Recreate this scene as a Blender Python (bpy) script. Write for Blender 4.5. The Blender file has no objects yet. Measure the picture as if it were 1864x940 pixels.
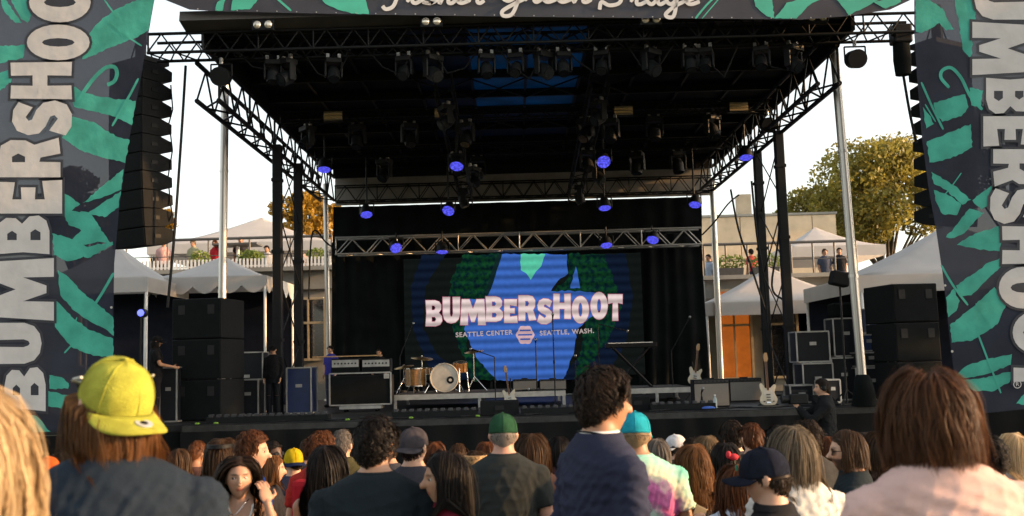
import bpy, math, random
import numpy as np
from mathutils import Vector, Matrix, Euler
R = math.radians
rng = random.Random(7)
sc = bpy.context.scene
COL = sc.collection
# ---------------------------------------------------------------- camera, sky, sun, exposure
CZ, FPX, PITCH, ROLL = 2.65, 1850.0, math.atan(190 / 1850), R(1.6)
EXPO = 1.7
_f = Vector((0, math.cos(PITCH), math.sin(PITCH)))
_r0, _u0 = Vector((1, 0, 0)), Vector((0, -math.sin(PITCH), math.cos(PITCH)))
_r = _r0 * math.cos(ROLL) - _u0 * math.sin(ROLL)
_u = _u0 * math.cos(ROLL) + _r0 * math.sin(ROLL)
cd = bpy.data.cameras.new('camera')
cam = bpy.data.objects.new('camera', cd); COL.objects.link(cam)
cam.matrix_world = Matrix(((_r.x, _u.x, -_f.x, 0), (_r.y, _u.y, -_f.y, 0), (_r.z, _u.z, -_f.z, CZ), (0, 0, 0, 1)))
cd.sensor_width = 36; cd.lens = FPX / 1864 * 36; cd.clip_start = 0.05; cd.clip_end = 2000
cd.dof.use_dof = True; cd.dof.focus_distance = 12.0; cd.dof.aperture_fstop = 4.0
sc.camera = cam
w = bpy.data.worlds.new('World'); sc.world = w; w.use_nodes = True
SUN_EL, SUN_AZ = R(12), R(96)        # azimuth from +Y (the stage) towards +X (the right)
nt = w.node_tree; bg = nt.nodes['Background']
sky = nt.nodes.new('ShaderNodeTexSky'); sky.sky_type = 'NISHITA'; sky.sun_disc = False
sky.sun_elevation = SUN_EL; sky.sun_rotation = SUN_AZ; sky.dust_density = 2.0; sky.ozone_density = 1.0; sky.air_density = 1.0
hs = nt.nodes.new('ShaderNodeHueSaturation'); hs.inputs['Saturation'].default_value = 0.45
nt.links.new(sky.outputs[0], hs.inputs['Color']); tn = nt.nodes.new('ShaderNodeMixRGB'); tn.blend_type = 'MULTIPLY'; tn.inputs[0].default_value = 1; tn.inputs[2].default_value = (1, .955, .89, 1)
nt.links.new(hs.outputs[0], tn.inputs[1]); nt.links.new(tn.outputs[0], bg.inputs[0]); bg.inputs[1].default_value = 0.15
sd = bpy.data.lights.new('sun', 'SUN'); sd.energy = 2.6; sd.angle = R(0.6); sd.color = (1, 0.56, 0.24)
sun = bpy.data.objects.new('sun', sd); COL.objects.link(sun)
sdir = Vector((math.sin(SUN_AZ) * math.cos(SUN_EL), math.cos(SUN_AZ) * math.cos(SUN_EL), math.sin(SUN_EL)))
sun.rotation_euler = sdir.to_track_quat('Z', 'Y').to_euler(); sun.location = sdir * 60
sc.view_settings.view_transform = 'Standard'; sc.view_settings.look = 'None'; sc.view_settings.gamma = 1
sc.view_settings.exposure = EXPO
sc.render.engine = 'CYCLES'; sc.cycles.use_denoising = True; sc.cycles.max_bounces = 8; sc.cycles.transparent_max_bounces = 12
sc.cycles.sample_clamp_indirect = 4

def at(px, py, Y):
    "world point on the plane y = Y seen at photograph pixel px, py"
    d = _f * FPX + _r * (px - 932) + _u * (470 - py)
    return Vector((0, 0, CZ)) + d * (Y / d.y)
def sx(Y): return Y / FPX               # metres per photograph pixel at distance Y
def gz(y):                              # the lawn falls towards the stage, the loading plaza behind it is raised
    if y < 14: return 1.0 - 0.07 * y
    if y < 17.5: return 0.02
    if y < 23: return 0.02 + (y - 17.5) / 5.5 * 1.5
    return 1.52
FLOOR = 1.8
# ---------------------------------------------------------------- materials
MATS = {}
def mat(name, col=(.5, .5, .5), rough=.6, metal=0, var=.15, scale=8, emit=None, estr=1, bump=0, bscale=60, spec=.5, trans=0, alpha=1, stretch=None, coord='Object'):
    if name in MATS: return MATS[name]
    m = bpy.data.materials.new(name); m.use_nodes = True; t = m.node_tree; N = t.nodes; b = N['Principled BSDF']
    b.inputs['Roughness'].default_value = rough; b.inputs['Metallic'].default_value = metal
    b.inputs['Specular IOR Level'].default_value = spec
    tc = N.new('ShaderNodeTexCoord'); mp = N.new('ShaderNodeMapping'); t.links.new(tc.outputs[coord], mp.inputs[0])
    if stretch: mp.inputs['Scale'].default_value = stretch
    nz = N.new('ShaderNodeTexNoise'); nz.inputs['Scale'].default_value = scale; nz.inputs['Detail'].default_value = 5
    t.links.new(mp.outputs[0], nz.inputs['Vector'])
    cr = N.new('ShaderNodeValToRGB')
    cr.color_ramp.elements[0].position = .3; cr.color_ramp.elements[1].position = .7
    cr.color_ramp.elements[0].color = (*[c * (1 - var) for c in col], 1)
    cr.color_ramp.elements[1].color = (*[min(1, c * (1 + var)) for c in col], 1)
    t.links.new(nz.outputs['Fac'], cr.inputs[0]); t.links.new(cr.outputs[0], b.inputs['Base Color'])
    if bump:
        n2 = N.new('ShaderNodeTexNoise'); n2.inputs['Scale'].default_value = bscale; n2.inputs['Detail'].default_value = 3
        t.links.new(mp.outputs[0], n2.inputs['Vector'])
        bp = N.new('ShaderNodeBump'); bp.inputs['Strength'].default_value = bump; bp.inputs['Distance'].default_value = .02
        t.links.new(n2.outputs['Fac'], bp.inputs['Height']); t.links.new(bp.outputs[0], b.inputs['Normal'])
    if emit is not None:
        b.inputs['Emission Color'].default_value = (*emit, 1); b.inputs['Emission Strength'].default_value = estr / 2 ** EXPO
    out = N['Material Output']; sh = b
    if trans:
        tr = N.new('ShaderNodeBsdfTranslucent'); t.links.new(cr.outputs[0], tr.inputs[0])
        mx = N.new('ShaderNodeMixShader'); mx.inputs[0].default_value = trans
        t.links.new(b.outputs[0], mx.inputs[1]); t.links.new(tr.outputs[0], mx.inputs[2]); sh = mx
    if alpha < 1:
        tp = N.new('ShaderNodeBsdfTransparent'); mx = N.new('ShaderNodeMixShader'); mx.inputs[0].default_value = alpha
        t.links.new(tp.outputs[0], mx.inputs[1]); t.links.new(sh.outputs[0], mx.inputs[2]); sh = mx
    t.links.new(sh.outputs[0], out.inputs[0])
    MATS[name] = m
    return m
BLACK = mat('black_paint', (.007, .008, .009), .6, bump=.15, spec=.15)
BLKMET = mat('black_steel', (.007, .008, .009), .55, 0, bump=.1, spec=.2)
STEEL = mat('galvanised_steel', (.42, .40, .37), .38, .85, .25, 5, stretch=(1, 1, .2))
ALU = mat('dull_aluminium', (.36, .35, .33), .45, .7, .25, 6)
FABRIC = mat('black_drape', (.0065, .008, .0082), .95, var=.3, scale=3, bump=.3, bscale=200, spec=.05)
TENT = mat('white_vinyl', (.56, .53, .50), .55, var=.06, scale=2, trans=.25, bump=.1, bscale=6)
CONC = mat('board_concrete', (.52, .42, .29), .85, var=.18, scale=1.5, bump=.3, bscale=30)
CONC2 = mat('grey_concrete', (.25, .245, .22), .85, var=.2, scale=1.2, bump=.3, bscale=30)
GRILLE = mat('black_grille', (.007, .009, .010), .8, bump=.5, bscale=300, spec=.08)
PLY = mat('black_textured_cabinet', (.008, .009, .010), .7, bump=.4, bscale=180, spec=.12)
RISER = mat('grey_deck_edge', (.42, .40, .36), .5, .2, .2)
WHITEP = mat('white_paint', (.7, .69, .66), .5, var=.08)
GLASS = mat('dark_window', (.02, .022, .025), .08, spec=.8)
WOOD = mat('maple_wood', (.45, .26, .11), .45, var=.25, scale=14, stretch=(1, 1, .15))
# ---------------------------------------------------------------- object helpers
def tag(o, label=None, cat=None, group=None, kind=None):
    if label: o['label'] = label
    if cat: o['category'] = cat
    if group: o['group'] = group
    if kind: o['kind'] = kind
    return o
def thing(name, label, cat, loc=(0, 0, 0), rz=0, group=None):
    o = bpy.data.objects.new(name, None); COL.objects.link(o); o.location = loc; o.rotation_euler = (0, 0, rz); o.empty_display_size = .1
    return tag(o, label, cat, group)
def link(name, me, parent=None, loc=None):
    o = bpy.data.objects.new(name, me); COL.objects.link(o)
    if parent: o.parent = parent
    if loc is not None: o.location = loc
    return o
class MB:
    def __init__(s): s.v = []; s.f = []
    def add(s, vs, fs):
        n = len(s.v); s.v += [tuple(p) for p in vs]; s.f += [tuple(i + n for i in q) for q in fs]; return s
    def box(s, c, d, rot=None, taper=1.0):
        c = Vector(c); vs = []
        for z in (-.5, .5):
            k = taper if z > 0 else 1
            for x, y in ((-.5, -.5), (.5, -.5), (.5, .5), (-.5, .5)):
                p = Vector((x * d[0] * k, y * d[1] * k, z * d[2]))
                if rot is not None: p = rot @ p
                vs.append(p + c)
        return s.add(vs, [(3, 2, 1, 0), (4, 5, 6, 7), (0, 1, 5, 4), (1, 2, 6, 5), (2, 3, 7, 6), (3, 0, 4, 7)])
    def cyl(s, a, b, r0, r1=None, n=10, cap=True):
        a, b = Vector(a), Vector(b); r1 = r0 if r1 is None else r1
        q = (b - a).to_track_quat('Z', 'Y'); vs = []
        for p, r in ((a, r0), (b, r1)):
            for i in range(n):
                t = 2 * math.pi * i / n; vs.append(p + q @ Vector((math.cos(t) * r, math.sin(t) * r, 0)))
        fs = [(i, (i + 1) % n, n + (i + 1) % n, n + i) for i in range(n)]
        if cap: fs += [tuple(range(n - 1, -1, -1)), tuple(range(n, 2 * n))]
        return s.add(vs, fs)
    def tube(s, pts, r, n=6):
        for a, b in zip(pts[:-1], pts[1:]): s.cyl(a, b, r, r, n)
        return s
    def ell(s, c, r, nu=16, nv=10, rot=None):
        vs = []; c = Vector(c)
        for j in range(nv + 1):
            ph = math.pi * j / nv
            for i in range(nu):
                th = 2 * math.pi * i / nu
                p = Vector((r[0] * math.sin(ph) * math.cos(th), r[1] * math.sin(ph) * math.sin(th), -r[2] * math.cos(ph)))
                if rot is not None: p = rot @ p
                vs.append(p + c)
        fs = [(j * nu + i, j * nu + (i + 1) % nu, (j + 1) * nu + (i + 1) % nu, (j + 1) * nu + i) for j in range(nv) for i in range(nu)]
        return s.add(vs, fs)
    def loft(s, secs, n=20):
        "secs: (cx, cy, z, rx, ry) rings bottom to top, closed ends"
        vs = []
        for cx, cy, z, rx, ry in secs:
            for i in range(n):
                t = 2 * math.pi * i / n; vs.append((cx + rx * math.cos(t), cy + ry * math.sin(t), z))
        fs = [(j * n + i, j * n + (i + 1) % n, (j + 1) * n + (i + 1) % n, (j + 1) * n + i) for j in range(len(secs) - 1) for i in range(n)]
        fs += [tuple(range(n - 1, -1, -1)), tuple((len(secs) - 1) * n + i for i in range(n))]
        return s.add(vs, fs)
    def prism(s, pts, ext):
        "polygon (3D points) extruded by vector ext"
        n = len(pts); e = Vector(ext); vs = [Vector(p) for p in pts] + [Vector(p) + e for p in pts]
        return s.add(vs, [tuple(range(n - 1, -1, -1)), tuple(range(n, 2 * n))] + [(i, (i + 1) % n, n + (i + 1) % n, n + i) for i in range(n)])
    def mesh(s, name, m, smooth=False, off=None):
        me = bpy.data.meshes.new(name)
        vs = s.v if off is None else [(a - off[0], b - off[1], c - off[2]) for a, b, c in s.v]
        me.from_pydata(vs, [], s.f); me.validate()
        if m: me.materials.append(m)
        if smooth: me.polygons.foreach_set('use_smooth', [True] * len(me.polygons))
        return me
    def build(s, name, m, parent=None, smooth=False, world=False):
        off = tuple(parent.location) if (world and parent) else None
        return link(name, s.mesh(name, m, smooth, off), parent)
def smooth_angle(o, a=40):
    me = o.data; me.polygons.foreach_set('use_smooth', [True] * len(me.polygons)); me.set_sharp_from_angle(angle=R(a)); return o
def bevel(o, wd=.01, seg=2):
    b = o.modifiers.new('bevel', 'BEVEL'); b.width = wd; b.segments = seg; b.limit_method = 'ANGLE'; return o
UNIT = {}
def bar(name, p0, p1, r, m, parent, n=8):
    "a round bar between two world points, all bars share one unit mesh per material"
    k = (m.name, n)
    if k not in UNIT: UNIT[k] = MB().cyl((0, 0, 0), (0, 0, 1), 1, 1, n).mesh('bar', m, False); UNIT[k].polygons.foreach_set('use_smooth', [len(p.vertices) == 4 for p in UNIT[k].polygons])
    p0, p1 = Vector(p0), Vector(p1); o = link(name, UNIT[k], parent)
    o.location = p0 - (Vector(parent.location) if parent else Vector()); o.rotation_mode = 'QUATERNION'
    o.rotation_quaternion = (p1 - p0).to_track_quat('Z', 'Y'); o.scale = (r, r, (p1 - p0).length)
    return o
def truss(label, p0, p1, hgt, dep, m, rc=.024, rb=.012, bays=20, group=None, name='truss', up=Vector((0, 0, 1)), sides=('f', 'b', 'u')):
    "box truss from p0 to p1 (front bottom corners): four chords, zigzag braces and uprights, each a part"
    p0, p1 = Vector(p0), Vector(p1); ax = (p1 - p0).normalized(); back = up.cross(ax).normalized() * dep; U = up * hgt
    t = thing(name, label, 'truss', p0, group=group)
    for o in (Vector(), U, back, back + U): bar('chord', p0 + o, p1 + o, rc, m, t)
    L = (p1 - p0) / bays
    for i in range(bays):
        a, b = p0 + L * i, p0 + L * (i + 1)
        for sd_ in sides:
            o = back if sd_ == 'b' else Vector()
            if sd_ in 'fb': q = (a + o, b + o + U) if i % 2 == 0 else (a + o + U, b + o)
            else: q = (a, b + back) if i % 2 == 0 else (a + back, b)
            bar('brace', q[0], q[1], rb, m, t, 6)
        if i % 4 == 0:
            bar('upright', a + L * .06, a + L * .06 + U, rb * 1.2, m, t, 6)
    return t
# ---------------------------------------------------------------- ground
gm = mat('trodden_lawn', (.06, .065, .03), .95, var=.4, scale=3, bump=.6, bscale=40)
ys = [-30, 0, 4, 8, 12, 14, 17.5, 19, 21, 23, 30, 45, 80, 160, 400]
b = MB()
for y in ys:
    for x in (-300, -60, -20, 0, 20, 60, 300): b.v.append((x, y, gz(y) if y > -1 else 1.0 - .07 * max(y, -6)))
b.f = [(j * 7 + i, j * 7 + i + 1, j * 7 + i + 8, j * 7 + i + 7) for j in range(len(ys) - 1) for i in range(6)]
tag(b.build('ground', gm), kind='structure')
# ---------------------------------------------------------------- stage
SX0, SX1, SY0, SY1 = -5.3, 6.1, 16.3, 27.3
st = thing('stage', 'raised black concert stage deck with a draped black skirt along its front', 'stage', ((SX0 + SX1) / 2, SY0, 0))
DECKM = mat('scuffed_black_deck', (.014, .0145, .015), .5, var=.5, scale=2.5, bump=.1, spec=.2)
nx = 9
for i in range(nx):
    for j in range(6):
        x0 = SX0 + (SX1 - SX0) * i / nx; x1 = SX0 + (SX1 - SX0) * (i + 1) / nx; y0 = SY0 + (SY1 - SY0) * j / 6; y1 = SY0 + (SY1 - SY0) * (j + 1) / 6
        MB().box(((x0 + x1) / 2, (y0 + y1) / 2, FLOOR - .03), (x1 - x0 - .008, y1 - y0 - .008, .06)).build('deck_panel', DECKM, st, world=True)
MB().box(((SX0 + SX1) / 2, SY0 - .02, FLOOR - .07), (SX1 - SX0, .035, .11)).build('deck_edge', mat('worn_edge', (.03, .03, .03), .4, .3, .4), st, world=True)
def drape(x0, x1, z0, z1, y, amp=.06, per=.35, seed=0, nz_=14, sway=.05):
    r = random.Random(seed); n = max(12, int((x1 - x0) / .035)); ph = [r.uniform(0, 6.28) for _ in range(5)]; b = MB()
    for j in range(nz_ + 1):
        v = j / nz_; z = z0 + (z1 - z0) * v
        for i in range(n + 1):
            x = x0 + (x1 - x0) * i / n
            a = 2 * math.pi * x / per
            d = amp * (math.sin(a + .6 * math.sin(a * .37 + ph[0]) + .8 * v * math.sin(ph[1] + x)) * (.6 + .4 * math.sin(x * 1.7 + ph[2])) + .5 * math.sin(a * .43 + ph[3] + v * 1.2))
            b.v.append((x + sway * math.sin(3 * v + x * 2 + ph[4]) * (1 - v), y + d * (1.1 - .5 * v), z))
    b.f = [(j * (n + 1) + i, j * (n + 1) + i + 1, (j + 1) * (n + 1) + i + 1, (j + 1) * (n + 1) + i) for j in range(nz_) for i in range(n)]
    return b
drape(SX0, SX1, .0, FLOOR - .1, SY0 - .12, .05, .55, 3).build('skirt', mat('skirt_cloth', (.006, .0065, .007), .8, spec=.1, var=.3, scale=2, bump=.2), st, True, True)
for sxx in (SX0, SX1):
    MB().box((sxx, (SY0 + SY1) / 2, FLOOR / 2 - .08), (.04, SY1 - SY0, FLOOR - .16)).build('side_skirt', FABRIC, st, world=True)
# side wings: low platforms for the speaker stacks
for x0, x1, lab in ((-9.2, -5.34, 'black wing platform under the speaker stack beside the keyboard technician'), (6.14, 10.6, 'black wing platform under the speaker stack beside the road cases')):
    wg = thing('wing_platform', lab, 'platform', ((x0 + x1) / 2, 16.4, 0))
    MB().box(((x0 + x1) / 2, 20.4, FLOOR - .05), (x1 - x0, 8.0, .1)).build('deck_panel', DECKM, wg, world=True)
    drape(x0, x1, .0, FLOOR - .11, 16.4, .05, .6, 5).build('skirt', MATS['skirt_cloth'], wg, True, True)
# ---------------------------------------------------------------- roof: panels, rafters, lips
RX0, RX1, RY0, RY1, RZ = -4.75, 5.45, 15.5, 26.6, 8.02
rf = thing('stage_roof', 'dark stage roof of framed panels with a blue translucent middle bay', 'roof', ((RX0 + RX1) / 2, RY0, RZ))
PD = mat('dark_roof_skin', (.005, .007, .009), .7, var=.3, bump=.1, spec=.1)
PB = mat('blue_roof_skin', (.016, .12, .24), .5, var=.25, scale=1.5, trans=.55)
PB2 = mat('deep_blue_roof_skin', (.005, .025, .065), .5, var=.25, scale=1.5, trans=.4)
nc, nr = 10, 8; dx = (RX1 - RX0) / nc; dy = (RY1 - RY0) / nr
for i in range(nc):
    for j in range(nr):
        m = PD
        if i in (4, 5) and j < 4: m = PB
        elif i in (3, 4, 5) and j < 6: m = PB2
        MB().box((RX0 + dx * (i + .5), RY0 + dy * (j + .5), RZ + .02 + .0), (dx - .02, dy - .02, .02)).build('roof_panel', m, rf, world=True)
for j in range(nr + 1):
    MB().box(((RX0 + RX1) / 2, RY0 + dy * j, RZ - .07), (RX1 - RX0, .07, .15)).build('rafter', BLKMET, rf, world=True)
for i in range(nc + 1):
    MB().box((RX0 + dx * i, (RY0 + RY1) / 2, RZ - .03), (.05, RY1 - RY0, .07)).build('purlin', BLKMET, rf, world=True)
for i in (3, 4, 5, 6):
    for j in range(0, nr, 2):
        bar('cross_brace', (RX0 + dx * i, RY0 + dy * j, RZ - .16), (RX0 + dx * (i + 1), RY0 + dy * (j + 1), RZ - .16), .015, BLKMET, rf, 6)
        bar('cross_brace', (RX0 + dx * (i + 1), RY0 + dy * j, RZ - .16), (RX0 + dx * i, RY0 + dy * (j + 1), RZ - .16), .015, BLKMET, rf, 6)
LIP = mat('grey_roof_lip', (.08, .075, .07), .6, var=.2, scale=3)
MB().box(((RX0 + RX1) / 2, RY0 - .2, RZ + .02), (RX1 - RX0 + .5, .36, .16), Matrix.Rotation(R(-12), 3, 'X')).build('front_lip', LIP, rf, world=True)
MB().box(((RX0 + RX1) / 2, RY1 + .1, 7.28), (RX1 - RX0 - .2, .05, .72)).build('rear_lip', mat('beige_rear_lip', (.30, .28, .25), .6, var=.2, scale=3), rf, world=True)
MB().box(((RX0 + RX1) / 2, RY1 + .08, 7.83), (RX1 - RX0 - .1, .05, .37)).build('rear_beam', BLKMET, rf, world=True)
for sxx in (RX0, RX1):
    MB().box((sxx, (RY0 + RY1) / 2, RZ - .12), (.06, RY1 - RY0, .42)).build('side_lip', BLKMET, rf, world=True)
# ---------------------------------------------------------------- trusses
a, c = at(268, 97, 15.4), at(1672, 62, 15.4); c.z = a.z = (a.z + c.z) / 2 + .02
TZ = a.z
truss('long black box truss across the front of the stage roof carrying moving lights', a, c, .30, .45, BLKMET, .026, .013, 56)
for X, lab in ((-4.62, 'black side truss under the left roof edge above the keyboard technician'), (5.32, 'black side truss under the right roof edge above the road cases')):
    truss(lab, (X, 15.9, 6.95), (X, 26.3, 7.0), .62, .35 if X > 0 else .35, BLKMET, .04, .018, 22)
truss('thin black lighting truss hung across the middle of the stage roof', (-4.4, 19.2, 7.35), (5.1, 19.2, 7.35), .22, .22, BLKMET, .016, .008, 40)
truss('thin black lighting truss hung across the rear half of the stage roof', (-4.4, 22.6, 7.35), (5.1, 22.6, 7.35), .22, .22, BLKMET, .016, .008, 40)
truss('black truss along the rear roof edge in front of the beige lip', (-4.6, 26.3, 6.98), (5.3, 26.3, 6.98), .4, .3, BLKMET, .02, .012, 36)
a, c = at(610, 462, 25.5), at(1278, 446, 25.5); z_ = (a.z + c.z) / 2
truss('dull aluminium truss spanning above the video screen', (a.x, 25.5, z_), (c.x, 25.5, z_), .42, .4, ALU, .026, .014, 24)
for X, tx in ((-.95, 'left'), (1.75, 'right')):
    truss('black fore-and-aft truss dropping from the roof towards the video screen, %s' % ('on the bass rig side' if X < 0 else 'on the keyboard stand side'), (X, 17.0, 7.3), (X, 25.3, 6.6), .3, .3, BLKMET, .016, .009, 30)
# columns
for X, Y, lab in ((-4.52, 19.5, 'front black steel tower of the pair on the bass rig side'), (-4.52, 21.4, 'rear black steel tower of the pair on the bass rig side'),
                  (5.26, 19.5, 'front black steel tower of the pair by the road cases'), (5.3, 21.4, 'rear black steel tower of the pair by the road cases')):
    t = thing('tower', lab, 'column', (X, Y, FLOOR))
    bevel(MB().box((X, Y, (FLOOR + 7.0) / 2), (.17, .17, 7.0 - FLOOR)).build('column', BLKMET, t, world=True), .015)
    MB().box((X, Y, FLOOR + .02), (.4, .4, .04)).build('base_plate', BLKMET, t, world=True)
    for zz in (3.2, 4.9, 6.3): MB().box((X, Y, zz), (.2, .2, .06)).build('collar', BLKMET, t, world=True)
for X, lab in ((-4.52, 'crossed black bracing rods between the towers on the bass rig side'), (5.28, 'crossed black bracing rods between the towers by the road cases')):
    t = thing('bracing', lab, 'bracing', (X, 20.4, FLOOR))
    for k in range(4):
        z0 = FLOOR + k * 1.28
        bar('rod', (X, 19.58, z0 + .05), (X, 21.32, z0 + 1.25), .014, BLKMET, t, 6); bar('rod', (X + .03, 21.32, z0 + .05), (X + .03, 19.58, z0 + 1.25), .014, BLKMET, t, 6)
for (pa, pb, Y, r_, lab) in (((410, 130), (402, 745), 19.0, .075, 'silver steel pole rising behind the speaker stack on the bass rig side'),
                        ((1518, 88), (1573, 730), 16.5, .072, 'silver steel pole standing among the road cases'),
                        ((592, 335), (599, 700), 26.4, .062, 'slim silver pole at the rear corner beside the black drape and planter'),
                        ((1296, 330), (1313, 700), 26.4, .075, 'slim silver pole at the rear corner beside the black drape and orange door')):
    p1, p0 = at(*pa, Y), at(*pb, Y); p0.z = FLOOR + .001
    t = thing('steel_pole', lab, 'pole', p0)
    bar('shaft', p0, p1, r_, STEEL, t, 14); MB().cyl(p0, p0 + Vector((0, 0, .04)), r_ * 2.2, n=16).build('base_plate', STEEL, t, world=True)
    for k in (.35, .7):
        q = p0.lerp(p1, k); MB().cyl(q, q + Vector((0, 0, .05)), r_ * 1.12, n=14).build('collar', STEEL, t, world=True)
q = at(1573, 735, 16.4)
tag(smooth_angle(MB().loft([(q.x, q.y, FLOOR, .2, .17), (q.x + .01, q.y, FLOOR + .2, .17, .16), (q.x, q.y, FLOOR + .42, .14, .13), (q.x, q.y, FLOOR + .5, .09, .09)], 18).build('pole_wrap', FABRIC)), 'black padded wrap round the foot of the silver pole', 'pole padding')
# ---------------------------------------------------------------- drapes and the video screen
for px0, px1, y0_, y1_, lab in ((606, 744, 462, 712, 'black drape hanging beside the screen behind the bass rig'), (1160, 1278, 448, 700, 'black drape hanging beside the screen behind the keyboard stand')):
    a, c = at(px0, y1_, 26.15), at(px1, y0_, 26.15)
    tag(drape(a.x, c.x, FLOOR + .01, c.z + .35, 26.2, .07, .33, px0).build('drape', FABRIC, None, True), lab, 'curtain')
a, c = at(606, 440, 26.3), at(1278, 357, 26.3)
tag(drape(a.x, c.x, a.z - .75, c.z, 26.42, .035, .6, 9).build('drape', FABRIC, None, True), 'wide black drape behind the aluminium truss above the video screen', 'curtain')
YS = 26.0
tag(drape(-2.75, 3.3, FLOOR + .01, 2.6, 26.22, .04, .4, 12).build('drape', FABRIC, None, True), 'low black drape masking the space under the video screen', 'curtain')
def E(name, col, k=1.0, stripes=True, green=False):
    "display pixels: emission with faint rows of the LED panel"
    if name in MATS: return MATS[name]
    m = bpy.data.materials.new(name); m.use_nodes = True; t = m.node_tree; N = t.nodes; N.remove(N['Principled BSDF'])
    em = N.new('ShaderNodeEmission'); tc = N.new('ShaderNodeTexCoord')
    wv = N.new('ShaderNodeTexWave'); wv.bands_direction = 'Z'; wv.inputs['Scale'].default_value = 1.35; wv.inputs['Distortion'].default_value = .3; wv.inputs['Detail'].default_value = 1
    t.links.new(tc.outputs['Object'], wv.inputs['Vector'])
    mr = N.new('ShaderNodeMapRange'); mr.inputs['To Min'].default_value = .62 if stripes else .85; mr.inputs['To Max'].default_value = 1.12
    t.links.new(wv.outputs['Fac'], mr.inputs['Value'])
    nz = N.new('ShaderNodeTexNoise'); nz.inputs['Scale'].default_value = 9; nz.inputs['Detail'].default_value = 4; t.links.new(tc.outputs['Object'], nz.inputs['Vector'])
    cr = N.new('ShaderNodeValToRGB'); cr.color_ramp.elements[0].position = .38; cr.color_ramp.elements[1].position = .62
    lo = [c_ * (.35 if green else .9) for c_ in col]
    if green: lo = [col[0] * .4, col[1] * .25, col[2] * 1.2]
    cr.color_ramp.elements[0].color = (*lo, 1); cr.color_ramp.elements[1].color = (*col, 1)
    t.links.new(nz.outputs['Fac'], cr.inputs[0]); t.links.new(cr.outputs[0], em.inputs[0])
    ml = N.new('ShaderNodeMath'); ml.operation = 'MULTIPLY'; ml.inputs[1].default_value = k / 2 ** EXPO
    t.links.new(mr.outputs[0], ml.inputs[0]); t.links.new(ml.outputs[0], em.inputs[1]); t.links.new(em.outputs[0], N['Material Output'].inputs[0])
    MATS[name] = m; return m
p00, p11 = at(738, 694, YS), at(1166, 460, YS)
vs = thing('video_screen', 'large video screen showing a bright blue design and white lettering behind the drums', 'screen', (0, YS, FLOOR))
MB().box(((p00.x + p11.x) / 2, YS + .06, (p00.z + p11.z) / 2), (p11.x - p00.x, .1, p11.z - p00.z)).build('panel', E('screen_dark', (.006, .008, .007), 1, False), vs, world=True)
for k in range(7):
    X = p00.x + (p11.x - p00.x) * (k + .5) / 7
    MB().box((X, YS + .1, (FLOOR + p00.z) / 2 - .01), (.06, .06, p00.z - FLOOR)).build('support_leg', BLKMET, vs, world=True)
def rough_poly(pts, r, jit, step):
    out = []
    for i in range(len(pts)):
        a, b_ = Vector(pts[i]), Vector(pts[(i + 1) % len(pts)]); n = max(1, int((b_ - a).length / step))
        for k in range(n):
            p = a.lerp(b_, k / n)
            if k: p += Vector((r.uniform(-jit, jit), r.uniform(-jit, jit)))
            out.append((p.x, p.y))
    return out
def flat_shape(name, polys, toworld, m, parent, thick=.003, offset=0, normal=Vector((0, -1, 0))):
    "flat cut-out from closed outlines (even-odd holes) in pixel or glyph space, mapped by toworld, thin along normal"
    cu = bpy.data.curves.new(name, 'CURVE'); cu.dimensions = '2D'; cu.fill_mode = 'BOTH'; cu.offset = offset
    P = [[toworld(*p) for p in poly] for poly in polys]
    for poly in P:
        sp = cu.splines.new('POLY'); sp.points.add(len(poly) - 1)
        for k, p in enumerate(poly): sp.points[k].co = (p.x, p.z, 0, 1)
        sp.use_cyclic_u = True
    o = bpy.data.objects.new(name, cu); me = bpy.data.meshes.new_from_object(o); bpy.data.objects.remove(o); bpy.data.curves.remove(cu)
    Y = P[0][0].y; n = len(me.vertices); co = np.empty(n * 3); me.vertices.foreach_get('co', co); co = co.reshape(-1, 3)
    loc = parent.location
    out = np.stack([co[:, 0] - loc.x, np.full(n, Y - loc.y), co[:, 1] - loc.z], 1)
    me.vertices.foreach_set('co', out.ravel()); me.materials.clear(); me.materials.append(m); me.update()
    return link(name, me, parent)
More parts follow.
